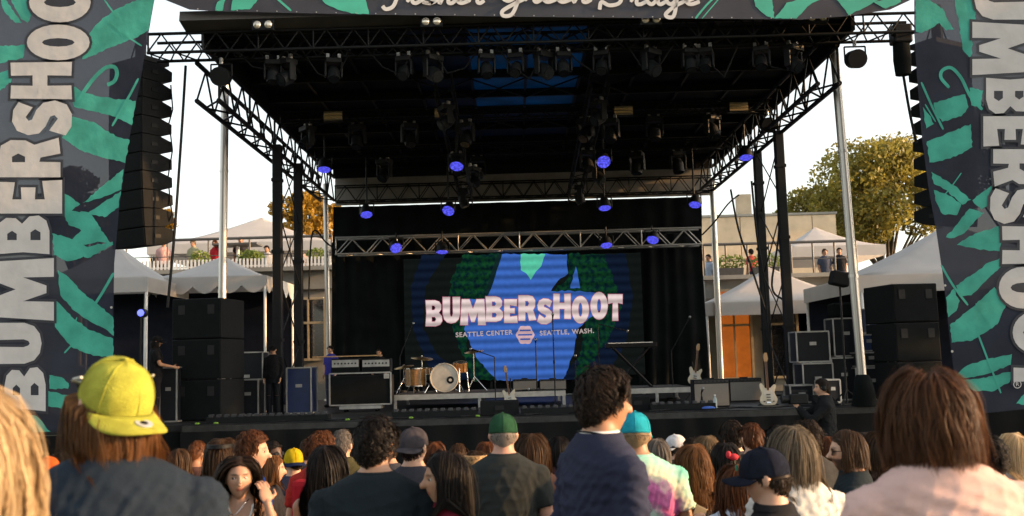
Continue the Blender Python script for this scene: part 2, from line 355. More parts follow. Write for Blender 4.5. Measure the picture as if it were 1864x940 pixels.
GL = {
 'B': [[(0, 0), (.60, 0), (.86, .06), (.99, .2), (.97, .38), (.78, .52), (.92, .64), (.93, .82), (.8, .95), (.56, 1), (0, 1), (.05, .5)], [(.36, .17), (.36, .36), (.56, .36), (.64, .27), (.56, .17)], [(.36, .62), (.36, .8), (.52, .8), (.6, .71), (.52, .62)]],
 'U': [[(0, 1), (.42, 1), (.41, .36), (.45, .26), (.5, .23), (.56, .26), (.6, .36), (.58, 1), (1, 1), (1, .34), (.92, .14), (.74, .02), (.5, -.02), (.26, .02), (.09, .14), (.01, .34)]],
 'M': [[(0, 0), (.06, 1), (.36, 1), (.5, .62), (.64, 1), (.94, 1), (1, 0), (.7, 0), (.69, .5), (.56, .12), (.44, .12), (.31, .5), (.3, 0)]],
 'E': [[(0, 0), (1, .0), (.97, .3), (.42, .26), (.42, .41), (.78, .4), (.78, .62), (.42, .61), (.42, .75), (.93, .71), (.95, 1), (0, 1)]],
 'R': [[(0, 0), (.38, 0), (.39, .34), (.5, .32), (.6, 0), (1, .03), (.82, .42), (.93, .56), (.94, .8), (.8, .96), (.55, 1), (0, 1)], [(.38, .57), (.38, .78), (.52, .78), (.6, .68), (.52, .57)]],
 'S': [[(0, .1), (.25, .0), (.6, -.01), (.88, .08), (1, .28), (.93, .48), (.72, .6), (.45, .67), (.42, .73), (.52, .78), (.8, .66), (.95, .9), (.72, .99), (.4, 1.01), (.14, .93), (.01, .74), (.06, .55), (.26, .44), (.54, .36), (.58, .29), (.48, .23), (.14, .38)]],
 'H': [[(0, 0), (.37, .01), (.36, .4), (.64, .4), (.63, .01), (1, 0), (.98, 1), (.63, .99), (.64, .64), (.36, .64), (.37, .99), (.02, 1)]],
 'O': [[(.5 + .5 * math.cos(t * .2618), .5 + .52 * math.sin(t * .2618)) for t in range(24)], [(.5 + .12 * math.cos(t * .5236), .5 + .27 * math.sin(t * .5236)) for t in range(12)]],
 'T': [[(.3, 0), (.7, 0), (.67, .68), (.99, .64), (1, 1), (0, 1), (.01, .64), (.33, .68)]],
}
r5 = random.Random(5)
def scr(name, pts, m, lift, jit=0, step=6):
    return flat_shape(name, [rough_poly(pts, r5, jit, step)], lambda x, y: at(x, y, YS - lift), m, vs)
BLU, GRN, TEA, DBL = E('screen_blue', (.050, .15, .55), .9), E('screen_green', (.012, .10, .03), .5, True, True), E('screen_teal', (.10, .55, .36), 1.0, False), E('screen_navy', (.008, .02, .10), .8)
scr('screen_art', [(768, 463), (812, 463), (775, 520), (770, 600), (800, 650), (870, 692), (790, 692), (752, 600), (748, 520)], E('screen_blue_black', (.006, .012, .03), .9), .002, 2)  # blue-black shapes of the screen design
scr('screen_art', [(1090, 463), (1140, 463), (1152, 540), (1140, 620), (1100, 692), (1020, 692), (1060, 640), (1100, 560), (1110, 500)], MATS['screen_blue_black'], .002, 2)
scr('screen_art', [(845, 463), (925, 463), (890, 545), (860, 590), (845, 650), (825, 600), (815, 540), (825, 500)], GRN, .004, 3)
scr('screen_art', [(1035, 463), (1100, 463), (1122, 520), (1132, 560), (1105, 620), (1060, 690), (1045, 690), (1065, 600), (1070, 540), (1000, 545), (1015, 520), (1035, 505)], GRN, .004, 3)
scr('screen_art', [(840, 640), (905, 668), (910, 693), (860, 693)], GRN, .0045, 3)
scr('screen_art', [(912, 463), (1032, 463), (1034, 498), (1015, 512), (1003, 530), (1052, 530), (1100, 535), (1098, 560), (1050, 600), (1045, 640), (1025, 693), (905, 693), (870, 655), (845, 600), (850, 545), (885, 545), (896, 515)], BLU, .006, 1.5)
scr('screen_art', [(1048, 484), (1056, 525), (1038, 525)], BLU, .008, 1)
scr('screen_art', [(948, 463), (993, 463), (985, 485), (972, 500), (966, 510), (958, 498), (948, 492)], TEA, .009, 1.5)
scr('screen_art', [(905, 463), (914, 463), (896, 520), (888, 540), (884, 530)], E('screen_ink', (.006, .02, .02), 1, False), .0095, .5)
WH = E('screen_white', (.80, .64, .62), 1.0); PKE = E('screen_pink_edge', (.5, .12, .2), .8, False)
boxes = [(774, 806, 547, 594), (805, 838, 541, 588), (837, 885, 545, 592), (883, 917, 540, 586), (917, 943, 545, 588), (943, 977, 538, 584), (977, 1007, 544, 590), (1006, 1040, 535, 581), (1040, 1073, 540, 588), (1074, 1107, 533, 581), (1106, 1134, 536, 584)]
for ch, (x0, x1, y0, y1) in zip('BUMBERSHOOT', boxes):
    fn = lambda L: (lambda u, v: at(x0 + .8 + u * (x1 - x0 - 1.6), y1 - v * (y1 - y0), YS - L))
    flat_shape('letter', GL[ch], fn(.016), WH, vs); flat_shape('letter_edge', GL[ch], fn(.013), PKE, vs, offset=.012)
def text_obj(s, m, parent, p, size, rot=(R(90), 0, 0), name='lettering', off=0, xs=1):
    cu = bpy.data.curves.new(name, 'FONT'); cu.body = s; cu.size = size; cu.align_x = 'CENTER'; cu.align_y = 'CENTER'; cu.offset = off; cu.extrude = .001; cu.space_character = 1.15
    o = bpy.data.objects.new(name, cu); me = bpy.data.meshes.new_from_object(o); bpy.data.objects.remove(o)
    me.materials.clear(); me.materials.append(m)
    k = link(name, me, parent); k.location = Vector(p) - Vector(parent.location); k.rotation_euler = rot; k.scale = (xs, 1, 1); return k
tag(text_obj('SEATTLE CENTER', WH, vs, at(881, 608, YS - .02), .165, (R(90), R(-1.2), 0), off=.004), kind='stuff')
tag(text_obj('SEATTLE, WASH.', WH, vs, at(1032, 605, YS - .02), .165, (R(90), R(-1.2), 0), off=.004), kind='stuff')
bc = at(956, 610, YS - .014)
flat_shape('badge', [[(16 * math.cos(t / 24 * 6.283) * (1 + .08 * math.cos(t / 24 * 6.283 * 6)) + 956, 610 + 17 * math.sin(t / 24 * 6.283) * (1 + .08 * math.cos(t / 24 * 6.283 * 6))) for t in range(24)]], lambda x, y: at(x, y, YS - .014), E('screen_badge', (.62, .40, .42), 1, False), vs)
for yy, ww in ((602, 10), (610, 13), (618, 9)):
    flat_shape('badge_mark', [[(956 - ww, yy - 1.5), (956 + ww, yy - 2), (956 + ww, yy + 1), (956 - ww, yy + 1.5)]], lambda x, y: at(x, y, YS - .018), E('screen_badge_ink', (.05, .10, .35), 1, False), vs)
# ---------------------------------------------------------------- printed banners
SCRIM = mat('dark_scrim', (.014, .018, .032), .75, var=.3, scale=2, trans=.06, alpha=.94, bump=.6, bscale=5, spec=.2)
TEAL = mat('teal_print', (.06, .36, .285), .8, var=.25, scale=3, trans=.2, alpha=.95, bump=.6, bscale=5, spec=.2)
PALE = mat('pale_print', (.56, .55, .545), .8, var=.10, scale=3, trans=.2, alpha=.97, bump=.6, bscale=5, spec=.2)
INK = mat('ink_print', (.022, .025, .036), .7, var=.2, trans=.1, alpha=.96)
SCRIMF = mat('dark_fascia', (.030, .033, .046), .7, var=.2, scale=2)
TEALF = mat('teal_fascia_print', (.055, .40, .29), .7, var=.12, scale=3)
def ribbon(pts, wd):
    L, Rr = [], []
    for i, p in enumerate(pts):
        a = Vector(pts[max(0, i - 1)]); c = Vector(pts[min(len(pts) - 1, i + 1)]); d = (c - a).normalized(); n = Vector((-d.y, d.x)) * wd / 2 * (1 if 0 < i < len(pts) - 1 else .6)
        L.append(tuple(Vector(p) + n)); Rr.append(tuple(Vector(p) - n))
    return L + Rr[::-1]
def smoothline(pts, n=6):
    out = []
    for i in range(len(pts) - 1):
        p0, p1, p2, p3 = [Vector(pts[min(max(k, 0), len(pts) - 1)]) for k in (i - 1, i, i + 1, i + 2)]
        for k in range(n):
            t = k / n; out.append(tuple(.5 * (2 * p1 + (p2 - p0) * t + (2 * p0 - 5 * p1 + 4 * p2 - p3) * t * t + (3 * p1 - p0 - 3 * p2 + p3) * t ** 3)))
    return out + [tuple(pts[-1])]
def banner(label, Y, outline, patches, lines, letters, ccw, seed, eyelets):
    c = at(sum(p[0] for p in outline) / len(outline), max(p[1] for p in outline), Y)
    t = thing('banner', label, 'banner', c); r = random.Random(seed)
    fn = lambda L: (lambda x, y: at(x, y, Y - L))
    flat_shape('cloth', [outline], fn(0), SCRIM, t)
    for k, p in enumerate(patches): flat_shape('printed_shape', [rough_poly(p, r, 1.3, 5)], fn(.002 + .0002 * k), TEAL, t)
    for k, (p, wd) in enumerate(lines): flat_shape('printed_stroke', [ribbon(smoothline(p), wd)], fn(.0065 + .0003 * k), TEAL, t)
    for ch, (x0, x1, y0, y1) in letters:
        if ccw: g = lambda L: (lambda u, v: at(x1 - v * (x1 - x0), y1 - u * (y1 - y0), Y - L))
        else: g = lambda L: (lambda u, v: at(x0 + v * (x1 - x0), y0 + u * (y1 - y0), Y - L))
        flat_shape('letter_outline', GL[ch][:1], g(.0105), INK, t, offset=.035)  # dark printed outline behind the pale letter
        flat_shape('letter', GL[ch], g(.0125), PALE, t)
    for e in eyelets:
        q = at(*e, Y - .01); MB().cyl(q, q - Vector((0, .008, 0)), .016, n=10).build('eyelet', ALU, t, world=True)
    return t
LB = [(-160, -160), (318, -160), (281, 0), (255, 150), (232, 270), (217, 380), (208, 480), (206, 600), (208, 700), (205, 776), (100, 786), (-160, 800)]
Lp = [[(205, 20), (250, 0), (281, 0), (270, 55), (245, 70), (205, 85), (165, 103), (150, 108), (150, 80), (175, 45)], [(0, -5), (10, 0), (40, 42), (28, 42), (8, 22)], [(20, 0), (55, -5), (60, 20), (50, 42), (38, 35)],
      [(-20, 85), (45, 82), (42, 106), (-20, 120)], [(-20, 140), (22, 124), (20, 150), (-20, 180)], [(128, 160), (137, 158), (152, 170), (205, 180), (247, 184), (240, 228), (205, 212), (165, 202), (135, 195)],
      [(133, 212), (175, 225), (210, 248), (236, 255), (228, 297), (180, 285), (150, 275), (113, 252), (122, 228)], [(115, 350), (146, 372), (125, 388), (115, 382)], [(150, 370), (185, 340), (225, 308), (221, 345), (180, 362)],
      [(160, 388), (200, 362), (220, 348), (216, 378), (190, 396)], [(112, 382), (165, 388), (200, 442), (178, 440), (150, 446), (132, 436), (148, 420), (125, 410)], [(95, 425), (135, 436), (175, 458), (158, 466), (122, 476), (98, 464)],
      [(105, 492), (125, 505), (150, 532), (180, 556), (206, 578), (207, 612), (190, 598), (165, 586), (135, 566), (110, 538)], [(103, 548), (130, 577), (165, 602), (206, 617), (206, 650), (170, 648), (130, 632), (100, 595)],
      [(90, 683), (112, 687), (125, 698), (124, 708), (90, 708)], [(88, 712), (118, 719), (140, 724), (138, 748), (84, 740)], [(45, 755), (65, 757), (92, 786), (48, 787)], [(128, 455), (205, 440), (206, 446), (160, 470)]]
Ll = [([(138, 190), (165, 150), (190, 125), (207, 122), (213, 133), (208, 148), (195, 155)], 7), ([(252, 143), (230, 185), (204, 230)], 4), ([(240, 165), (222, 195), (208, 222)], 2), ([(200, 40), (225, 62), (258, 84)], 3), ([(190, 0), (215, 35)], 3), ([(207, 497), (182, 540), (156, 578)], 5), ([(140, 578), (128, 612)], 2.5), ([(131, 628), (117, 643)], 3), ([(112, 748), (116, 768)], 2)]
Lt = list(zip('OOHSREBMUB', [(55, 163, -32, 41), (51, 161, 45, 110), (19, 131, 113, 181), (23, 130, 183, 247), (-3, 110, 251, 323), (-8, 113, 328, 389), (-6, 90, 392, 463), (-14, 98, 470, 584), (-12, 74, 588, 663), (8, 83, 668, 749)]))
banner('tall dark scrim banner with teal brush shapes and pale upright lettering beside the yellow cap', 13.2, LB, Lp, Ll, Lt, True, 1, [(160, 783), (60, 788), (203, 700), (203, 560)])
RB = [(1664, -160), (2040, -160), (2040, 730), (1864, 745), (1752, 757), (1742, 720), (1728, 610), (1716, 500), (1704, 420), (1690, 340), (1678, 250), (1670, 150), (1664, 60)]
Rp = [[(1666, 0), (1690, 0), (1716, 16), (1726, 38), (1737, 54), (1722, 56), (1710, 42), (1678, 60), (1667, 58)], [(1738, 0), (1780, 0), (1772, 60), (1768, 108), (1752, 90), (1745, 40)], [(1700, 187), (1757, 172), (1763, 195), (1750, 212), (1715, 222), (1702, 205)], [(1680, 195), (1694, 212), (1700, 226), (1686, 234)],
      [(1687, 258), (1720, 245), (1767, 226), (1770, 268), (1740, 285), (1700, 296), (1692, 296)], [(1695, 313), (1712, 322), (1737, 338), (1768, 364), (1752, 373), (1722, 346), (1700, 335)], [(1700, 346), (1722, 353), (1750, 372), (1742, 392), (1716, 390), (1703, 366)], [(1770, 365), (1808, 335), (1800, 374), (1786, 382)],
      [(1722, 432), (1745, 405), (1765, 380), (1792, 388), (1775, 402), (1755, 425), (1732, 434)], [(1742, 446), (1765, 430), (1818, 412), (1824, 440), (1820, 458), (1780, 454)], [(1740, 520), (1770, 500), (1800, 478), (1820, 470), (1826, 482), (1800, 506), (1768, 538), (1746, 540)], [(1722, 542), (1736, 526), (1747, 548), (1741, 566), (1726, 578)],
      [(1729, 592), (1770, 560), (1810, 523), (1832, 554), (1816, 590), (1770, 620), (1732, 624)], [(1738, 686), (1760, 666), (1800, 653), (1842, 645), (1840, 664), (1800, 680), (1762, 688)], [(1744, 692), (1780, 690), (1844, 676), (1838, 696), (1810, 712), (1776, 712), (1756, 705)], [(1850, 735), (1866, 714), (1900, 712), (1900, 740)], [(1765, 160), (1790, 165), (1785, 195), (1768, 192)]]
Rl = [([(1728, 160), (1713, 142), (1716, 128), (1732, 124), (1750, 143), (1766, 175), (1788, 200)], 6), ([(1677, 150), (1697, 195), (1717, 236)], 4), ([(1684, 190), (1703, 222)], 2.5), ([(1713, 483), (1735, 520), (1762, 556)], 4), ([(1776, 553), (1806, 598)], 3), ([(1781, 610), (1800, 660), (1822, 716)], 3.5), ([(1750, 315), (1728, 345), (1705, 370)], 2)]
Rt = list(zip('UMBERSHOOT', [(1775, 1872, -42, 36), (1770, 1874, 40, 137), (1795, 1880, 142, 208), (1790, 1886, 212, 267), (1808, 1892, 272, 340), (1803, 1892, 343, 408), (1824, 1905, 412, 481), (1820, 1905, 486, 562), (1845, 1920, 568, 643), (1845, 1920, 650, 715)]))
rb = banner('tall dark scrim banner with teal brush shapes and pale lettering beside the woman in pink', 13.2, RB, Rp, Rl, Rt, False, 2, [(1756, 754), (1733, 640), (1720, 520)])
text_obj('R', PALE, rb, at(1852, 700, 13.16), .075, name='trademark_letter')
flat_shape('trademark_ring', [[(1852 + r_ * math.cos(k / 20 * 6.2832), 700 + r_ * math.sin(k / 20 * 6.2832)) for k in range(20)] for r_ in (7.5, 6)], lambda x, y: at(x, y, 13.16), PALE, rb)
TB = [(292, -160), (300, 0), (345, 18), (400, 21), (670, 27), (960, 31), (1160, 33), (1460, 36), (1540, 30), (1620, 18), (1658, 0), (1664, -160)]
tb = thing('banner', 'wide dark fascia banner with pale script lettering above the front truss', 'banner', at(960, 31, 15.0))
fnT = lambda L: (lambda x, y: at(x, y, 15.0 - L))
flat_shape('cloth', [TB], fnT(0), SCRIMF, tb)
for k, p in enumerate([[(425, -8), (476, -8), (455, 17), (420, 19)], [(395, 5), (412, -5), (405, 20), (392, 20)], [(580, -8), (663, -8), (672, 26), (640, 25), (615, 18), (592, 7)], [(1370, -8), (1404, -8), (1410, 34), (1396, 30), (1375, 12)], [(1410, 34), (1432, 5), (1480, -6), (1502, -6), (1470, 12), (1450, 34)], [(1518, -6), (1560, -6), (1600, 0), (1570, 16), (1545, 28), (1535, 14)], [(1590, 4), (1640, -6), (1640, 4), (1612, 16)]]):
    flat_shape('printed_shape', [rough_poly(p, r5, 1, 5)], fnT(.006 + .0002 * k), TEALF, tb)
for p, wd in (([(500, -6), (530, 20)], 4), ([(1302, -6), (1284, 12), (1266, 34)], 3.5), ([(1312, -6), (1278, 34)], 2)): flat_shape('printed_stroke', [ribbon(smoothline(p), wd)], fnT(.01), TEALF, tb)
for k in range(34):
    x = 360 + k * 36; q = at(x, np.interp(x, [345, 400, 670, 960, 1160, 1460, 1540], [18, 21, 27, 31, 33, 36, 30]) - 2.2, 14.99)
    MB().cyl(q, q - Vector((0, .006, 0)), .010, n=8).build('eyelet', ALU, tb, world=True)
# script lettering: strokes in a small em space (x advance, baseline 0, x-height 1, ascender 2, descender -1)
SG = {'F': [[(.1, -.25), (.3, -.55), (.7, -.3), (.95, .6), (1.2, 2.0)], [(.2, 1.7), (.6, 2.1), (1.9, 2.0)], [(.5, 1.0), (1.5, 1.05)]], 'i': [[(0, .1), (.35, 1), (.3, .2), (.5, 0), (.8, .25)]], 's': [[(0, .1), (.45, 1.05), (.7, .4), (.5, 0), (.1, .1), (.5, 0), (.9, .25)]],
      'h': [[(0, .1), (.5, 2.0), (.3, 1.9), (.2, 0), (.5, .9), (.75, .8), (.7, .1), (.9, 0), (1.1, .25)]], 'e': [[(0, .25), (.5, .5), (.55, .95), (.25, .9), (.15, .3), (.4, 0), (.85, .25)]], 'r': [[(0, .1), (.25, 1.05), (.6, .9), (.5, .2), (.65, 0), (.9, .25)]],
      'G': [[(1.3, 1.7), (.9, 2.0), (.3, 1.5), (.2, .6), (.6, .1), (1.1, .6), (1.2, 1.0), (1.1, 0), (.8, -1.1), (.35, -1.25), (.3, -.8), (1.0, -.1), (1.5, .3)]], 'n': [[(0, .1), (.2, 1.0), (.2, 0), (.5, .9), (.75, .8), (.7, .1), (.9, 0), (1.15, .25)]],
      'S': [[(1.3, 1.7), (.9, 2.05), (.5, 1.6), (1.0, .8), (.9, .1), (.4, -.1), (.0, .2), (-.1, -.5)]], 't': [[(0, .2), (.45, 1.8), (.3, .2), (.5, 0), (.8, .25)], [(.1, 1.2), (.75, 1.25)]], 'a': [[(.6, .9), (.25, .9), (.1, .3), (.35, 0), (.6, .5), (.65, .95), (.65, .2), (.8, 0), (1.05, .25)]],
      'g': [[(.6, .9), (.25, .9), (.1, .3), (.35, 0), (.6, .5), (.65, .95), (.5, -.9), (.25, -1.2), (.05, -.9), (.5, -.2), (1.0, .25)]]}
ADV = {'F': 1.5, 'i': .8, 's': .85, 'h': 1.05, 'e': .8, 'r': .85, 'G': 1.5, 'n': 1.1, 'S': 1.5, 't': .75, 'a': 1.0, 'g': .95}
SCW = mat('script_white', (.60, .58, .56), .6, var=.05)
def script(word, x0, x1, base, em):
    lift = 0
    tot = sum(ADV[c_] for c_ in word); x = x0; k_ = (x1 - x0) / tot
    for c_ in word:
        for s_ in SG[c_]:
            lift += .0016
            pts = smoothline([(x + px * k_, base - py * em) for px, py in s_], 8)
            b_ = MB(); rb_ = 4.0
            L, R2 = ribbon(pts, 7)[:len(pts)], ribbon(pts, 7)[len(pts):][::-1]
            vs_ = [at(*p, 14.975 - lift) for p in L] + [at(*p, 14.975 - lift) for p in R2]; n_ = len(pts)
            b_.add(vs_, [(i, i + 1, n_ + i + 1, n_ + i) for i in range(n_ - 1)]); b_.build('letter', SCW, tb, world=True)
        x += ADV[c_] * k_
script('Fisher', 693, 880, 6, 20); script('Green', 905, 1075, 4, 20); script('Stage', 1095, 1272, 8, 20)
# ---------------------------------------------------------------- background: terrace building, tents, trees
def tent(label, cx, cy, w_, d_, eave, peak, ground, scallop=False, rz=0, wall=False):
    t = thing('canopy_tent', label, 'tent', (cx, cy, ground), rz); h = eave - ground; p = peak - ground; n = 10; b_ = MB()
    ring = []
    for (x0, y0, x1, y1) in ((-1, -1, 1, -1), (1, -1, 1, 1), (1, 1, -1, 1), (-1, 1, -1, -1)):
        for k in range(n): ring.append((x0 + (x1 - x0) * k / n, y0 + (y1 - y0) * k / n))
    L = 7
    for j in range(L):
        f = 1 - j / (L - 1); z = h + (p - h) * (1 - f) ** 1.25
        for x, y in ring:
            sag = -.04 * math.sin(math.pi * (1 - f)) * (1 - abs(abs(x) - abs(y)))
            b_.v.append((x * f * w_ / 2, y * f * d_ / 2, z + sag))
    m = len(ring); b_.f = [(j * m + i, j * m + (i + 1) % m, (j + 1) * m + (i + 1) % m, (j + 1) * m + i) for j in range(L - 1) for i in range(m)]
    cn = b_.build('canopy', TENT, t); smooth_angle(cn, 50); so = cn.modifiers.new('thick', 'SOLIDIFY'); so.thickness = .02
    v = MB(); drop = .42; N_ = 40
    for (x0, y0, x1, y1) in ((-1, -1, 1, -1), (1, -1, 1, 1), (1, 1, -1, 1), (-1, 1, -1, -1)):
        base = len(v.v)
        for k in range(N_ + 1):
            x = (x0 + (x1 - x0) * k / N_) * w_ / 2 * 1.004; y = (y0 + (y1 - y0) * k / N_) * d_ / 2 * 1.004
            v.v.append((x, y, h + .01)); v.v.append((x, y, h - (drop * (.55 + .45 * abs(math.sin(k / N_ * math.pi * 5))) if scallop else drop * .8)))
        v.f += [(base + 2 * k, base + 2 * k + 2, base + 2 * k + 3, base + 2 * k + 1) for k in range(N_)]
    v.build('valance', TENT, t, True)
    if wall: MB().box((0, d_ * .485, h * .48), (w_ * .97, .02, h * .95)).build('shade_sheet', mat('navy_tent_shade', (.010, .013, .024), .8, spec=.1), t)  # added dark sheet, coloured for the shade inside the tent
    for x in (-1, 1):
        for y in (-1, 1): MB().cyl((x * w_ * .49, y * d_ * .49, 0), (x * w_ * .49, y * d_ * .49, h), .035).build('leg', WHITEP, t, True)
    return t
G2 = 1.52
def tent_px(label, pxl, pxr, pya, pye, Y, dep, ground, scallop=False, rz=0, wall=False):
    a, c = at(pxl, pye, Y), at(pxr, pye, Y); k = at((pxl + pxr) / 2, pya, Y + dep / 2)
    return tent(label, (a.x + c.x) / 2, Y + dep / 2, c.x - a.x, dep, (a.z + c.z) / 2, k.z, ground, scallop, rz, wall)
tent_px('white tent with a scalloped valance behind the speaker stack by the bass rig', 262, 484, 467, 505, 25.5, 3.2, G2, True, wall=True)
tent_px('white tent half hidden by the banner next to the scalloped tent', 60, 268, 445, 508, 23.5, 3.0, G2, wall=True)
TERZ = at(520, 500, 31).z; TERR = at(1400, 512, 31).z
tent_px('large pale tent on the upper terrace behind the scalloped tent', 268, 610, 397, 442, 36, 6, TERZ)
tent_px('white tent on the upper terrace in front of the beige concrete wall', 1428, 1612, 413, 448, 33.2, 4.2, TERR)
tent_px('wide white tent behind the black towers near the road cases', 1283, 1590, 485, 548, 26.5, 4.0, G2)
tent_px('white tent with a dark blue underside beside the right banner', 1562, 2060, 404, 496, 21, 4, G2, wall=True)
# left terrace building with windows, planter pickets, railing
def building(label, x0, x1, y0, y1, z1, cols, wz0, wz1, lit):
    t = thing('terrace_building', label, 'building', ((x0 + x1) / 2, y0, 0)); n = len(cols)
    MB().box(((x0 + x1) / 2, (y0 + y1) / 2 + .15, z1 / 2), (x1 - x0, y1 - y0, z1)).build('wall', CONC2, t, world=True)
    MB().box(((x0 + x1) / 2, y0 + .1, z1 - .55), (x1 - x0, .22, .025)).build('wall_joint', mat('dark_joint', (.1, .095, .085), .9), t, world=True)  # thin dark joint line along the wall
    MB().box(((x0 + x1) / 2, y0, z1 + .06), (x1 - x0 + .2, .5, .12)).build('coping', CONC2, t, world=True)
    for k, (wx, ww) in enumerate(cols):
        f = MB()
        for s_ in (-1, 1): f.box((wx + s_ * ww / 2, y0 + .1, (wz0 + wz1) / 2), (.07, .12, wz1 - wz0))
        for zz in (wz0, (wz0 * .4 + wz1 * .6), wz1): f.box((wx, y0 + .1, zz), (ww - .08, .10, .07))
        f.box((wx, y0 + .1, (wz0 + wz1) / 2), (.05, .09, wz1 - wz0))
        fo = f.build('window', mat('tan_window_frame', (.42, .34, .22), .5), t, world=True)
        gl = MB().box((wx, y0 + .13, (wz0 + wz1) / 2), (ww - .1, .02, wz1 - wz0 - .06)).build('pane', GLASS if k not in lit else mat('lit_orange_room', (.3, .1, .02), .3, emit=(.55, .13, .015), estr=.55, var=.5, scale=3), t, world=True)
        gl.parent = fo; gl.location = (0, 0, 0)
    return t
xl0, xl1 = at(-200, 500, 30).x, at(606, 500, 30).x
building('low grey concrete terrace building behind the scalloped tent', xl0, xl1, 30, 46, TERZ, [(at(p_, 600, 30).x, 1.0) for p_ in (175, 222, 262, 300, 470, 560)], 2.9, 4.7, ())
xr0, xr1 = at(1285, 520, 30).x, at(1990, 520, 30).x
building('low grey concrete terrace building with a glowing orange window behind the amplifiers', xr0, xr1, 30, 46, TERR, [(at(p_, 600, 30).x, w_) for p_, w_ in ((1338, 1.0), (1440, 1.2), (1490, 1.2), (1650, 1.0))], 2.0, 4.6, (0,))
wl = thing('concrete_wall', 'beige board-marked concrete wall of the upper storey behind the right terrace', 'wall', (at(1400, 480, 44).x, 44, TERR))
a, c = at(1215, 388, 44), at(1522, 402, 44); zt = a.z - .3
for k in range(7):
    xa = a.x + (c.x - a.x) * k / 7; xb = a.x + (c.x - a.x) * (k + 1) / 7
    for j in range(2):
        za = TERR + .05 + (zt - TERR) * j / 2; zb = TERR + .05 + (zt - TERR) * (j + 1) / 2
        bevel(MB().box(((xa + xb) / 2, 44.2, (za + zb) / 2), (xb - xa - .03, .4, zb - za - .03)).build('wall_panel', CONC, wl, world=True), .01)
MB().box(((a.x + c.x) / 2, 44.25, (TERR + zt) / 2), (c.x - a.x - .1, .3, zt - TERR)).build('wall_core', CONC2, wl, world=True)
MB().box(((a.x + c.x) / 2, 44.2, zt + .1), (c.x - a.x + .1, .5, .1)).build('coping', CONC2, wl, world=True)
q = at(1358, 376, 46); tag(bevel(MB().box((q.x, 46.5, zt / 2 + q.z / 2), (.6, .6, q.z - zt + 1.2)).build('roof_vent', CONC)), 'small square vent box on top of the beige concrete wall', 'vent')
def railing(label, x0, x1, y, z0, hh, n, m):
    t = thing('railing', label, 'railing', ((x0 + x1) / 2, y, z0))
    bar('rail', (x0, y, z0 + hh), (x1, y, z0 + hh), .045, m, t)
    bar('rail', (x0, y, z0 + hh * .5), (x1, y, z0 + hh * .5), .015, m, t)
    for k in range(n + 1): bar('post', (x0 + (x1 - x0) * k / n, y, z0), (x0 + (x1 - x0) * k / n, y, z0 + hh), .03, m, t)
RAIL = mat('grey_rail', (.10, .095, .09), .5, .4)
railing('grey pergola-height rail on the terrace by the seated drinkers', at(230, 480, 31).x, at(604, 480, 31).x, 31, TERZ + .12, at(400, 435, 31).z - TERZ - .12, 5, RAIL)
railing('dark handrail along the terrace under the right-hand upper tent', at(1282, 480, 31).x, at(1560, 480, 31).x, 31, TERR + .12, 1.05, 7, RAIL)
# white planter pickets with plants along the left terrace edge
PKM = WHITEP; LEAFP = mat('planter_leaf', (.16, .22, .03), .6, var=.4, scale=6, trans=.3)
pf = thing('picket_fence', 'low white picket edging along the left terrace edge', 'fence', (at(420, 490, 30.2).x, 30.2, TERZ + .12))
for k in range(58):
    X = at(212, 490, 30.2).x + k * .112
    if X > at(604, 490, 30.2).x: break
    MB().box((X, 30.2, TERZ + .12 + .16), (.065, .03, .32), taper=.8).build('picket', PKM, pf, world=True)
MB().box((at(408, 490, 30.2).x, 30.23, TERZ + .22), (6.4, .02, .05)).build('picket_rail', PKM, pf, world=True)
def leaf_cloud(c, rad, n, size, seed, flat=1.0):
    r = np.random.default_rng(seed); d = r.normal(size=(n, 3)); d /= np.linalg.norm(d, axis=1)[:, None]
    rr = r.uniform(.35, 1, n) ** .5; P = np.array(c) + d * rr[:, None] * np.array(rad)
    U = r.normal(size=(n, 3)); U /= np.linalg.norm(U, axis=1)[:, None]; V = np.cross(U, r.normal(size=(n, 3))); V /= np.linalg.norm(V, axis=1)[:, None]
    s_ = size * r.uniform(.6, 1.3, n)[:, None]
    return np.stack([P - U * s_, P + V * s_ * .5, P + U * s_, P - V * s_ * .5], 1)
def quads_mesh(name, Q, m):
    me = bpy.data.meshes.new(name); n = len(Q); me.vertices.add(n * 4); me.vertices.foreach_set('co', Q.reshape(-1).astype(np.float32))
    me.loops.add(n * 4); me.loops.foreach_set('vertex_index', np.arange(n * 4, dtype=np.int32)); me.polygons.add(n)
    me.polygons.foreach_set('loop_start', np.arange(0, n * 4, 4, dtype=np.int32)); me.update(calc_edges=True); me.validate(); me.materials.append(m); return me
for k, p_ in enumerate((365, 450, 462, 575)):
    q = at(p_, 470, 30.6); pl = thing('potted_plant', ('leafy green plant in a planter behind the picket edging, %s' % ('below the pale shirt', 'beside the terrace table', 'by the terrace rail post', 'near the slim silver pole')[k]), 'plant', (q.x, 30.6, TERZ + .12))
    MB().box((0, 0, .14), (.5, .25, .28), taper=1.1).build('planter', mat('dark_planter', (.05, .05, .05), .6), pl)
    link('foliage', quads_mesh('foliage', leaf_cloud((0, 0, .42), (.32, .18, .22), 260, .05, k), LEAFP), pl)
for k, p_ in enumerate((1330, 1395)):
    q = at(p_, 500, 30.7); pl = thing('potted_plant', ('leafy plant on the right terrace beside the man in red', 'leafy plant on the right terrace near the black tower')[k], 'plant', (q.x, 30.7, TERR + .12))
    MB().box((0, 0, .14), (.7, .25, .28), taper=1.1).build('planter', mat('dark_planter', (.05, .05, .05), .6), pl)
    link('foliage', quads_mesh('foliage', leaf_cloud((0, 0, .45), (.5, .18, .26), 360, .05, k + 9), LEAFP), pl)
q = at(425, 455, 31.5); tb_ = thing('terrace_table', 'dark table on the left terrace between the seated drinkers', 'table', (q.x, 32.0, TERZ + .12))
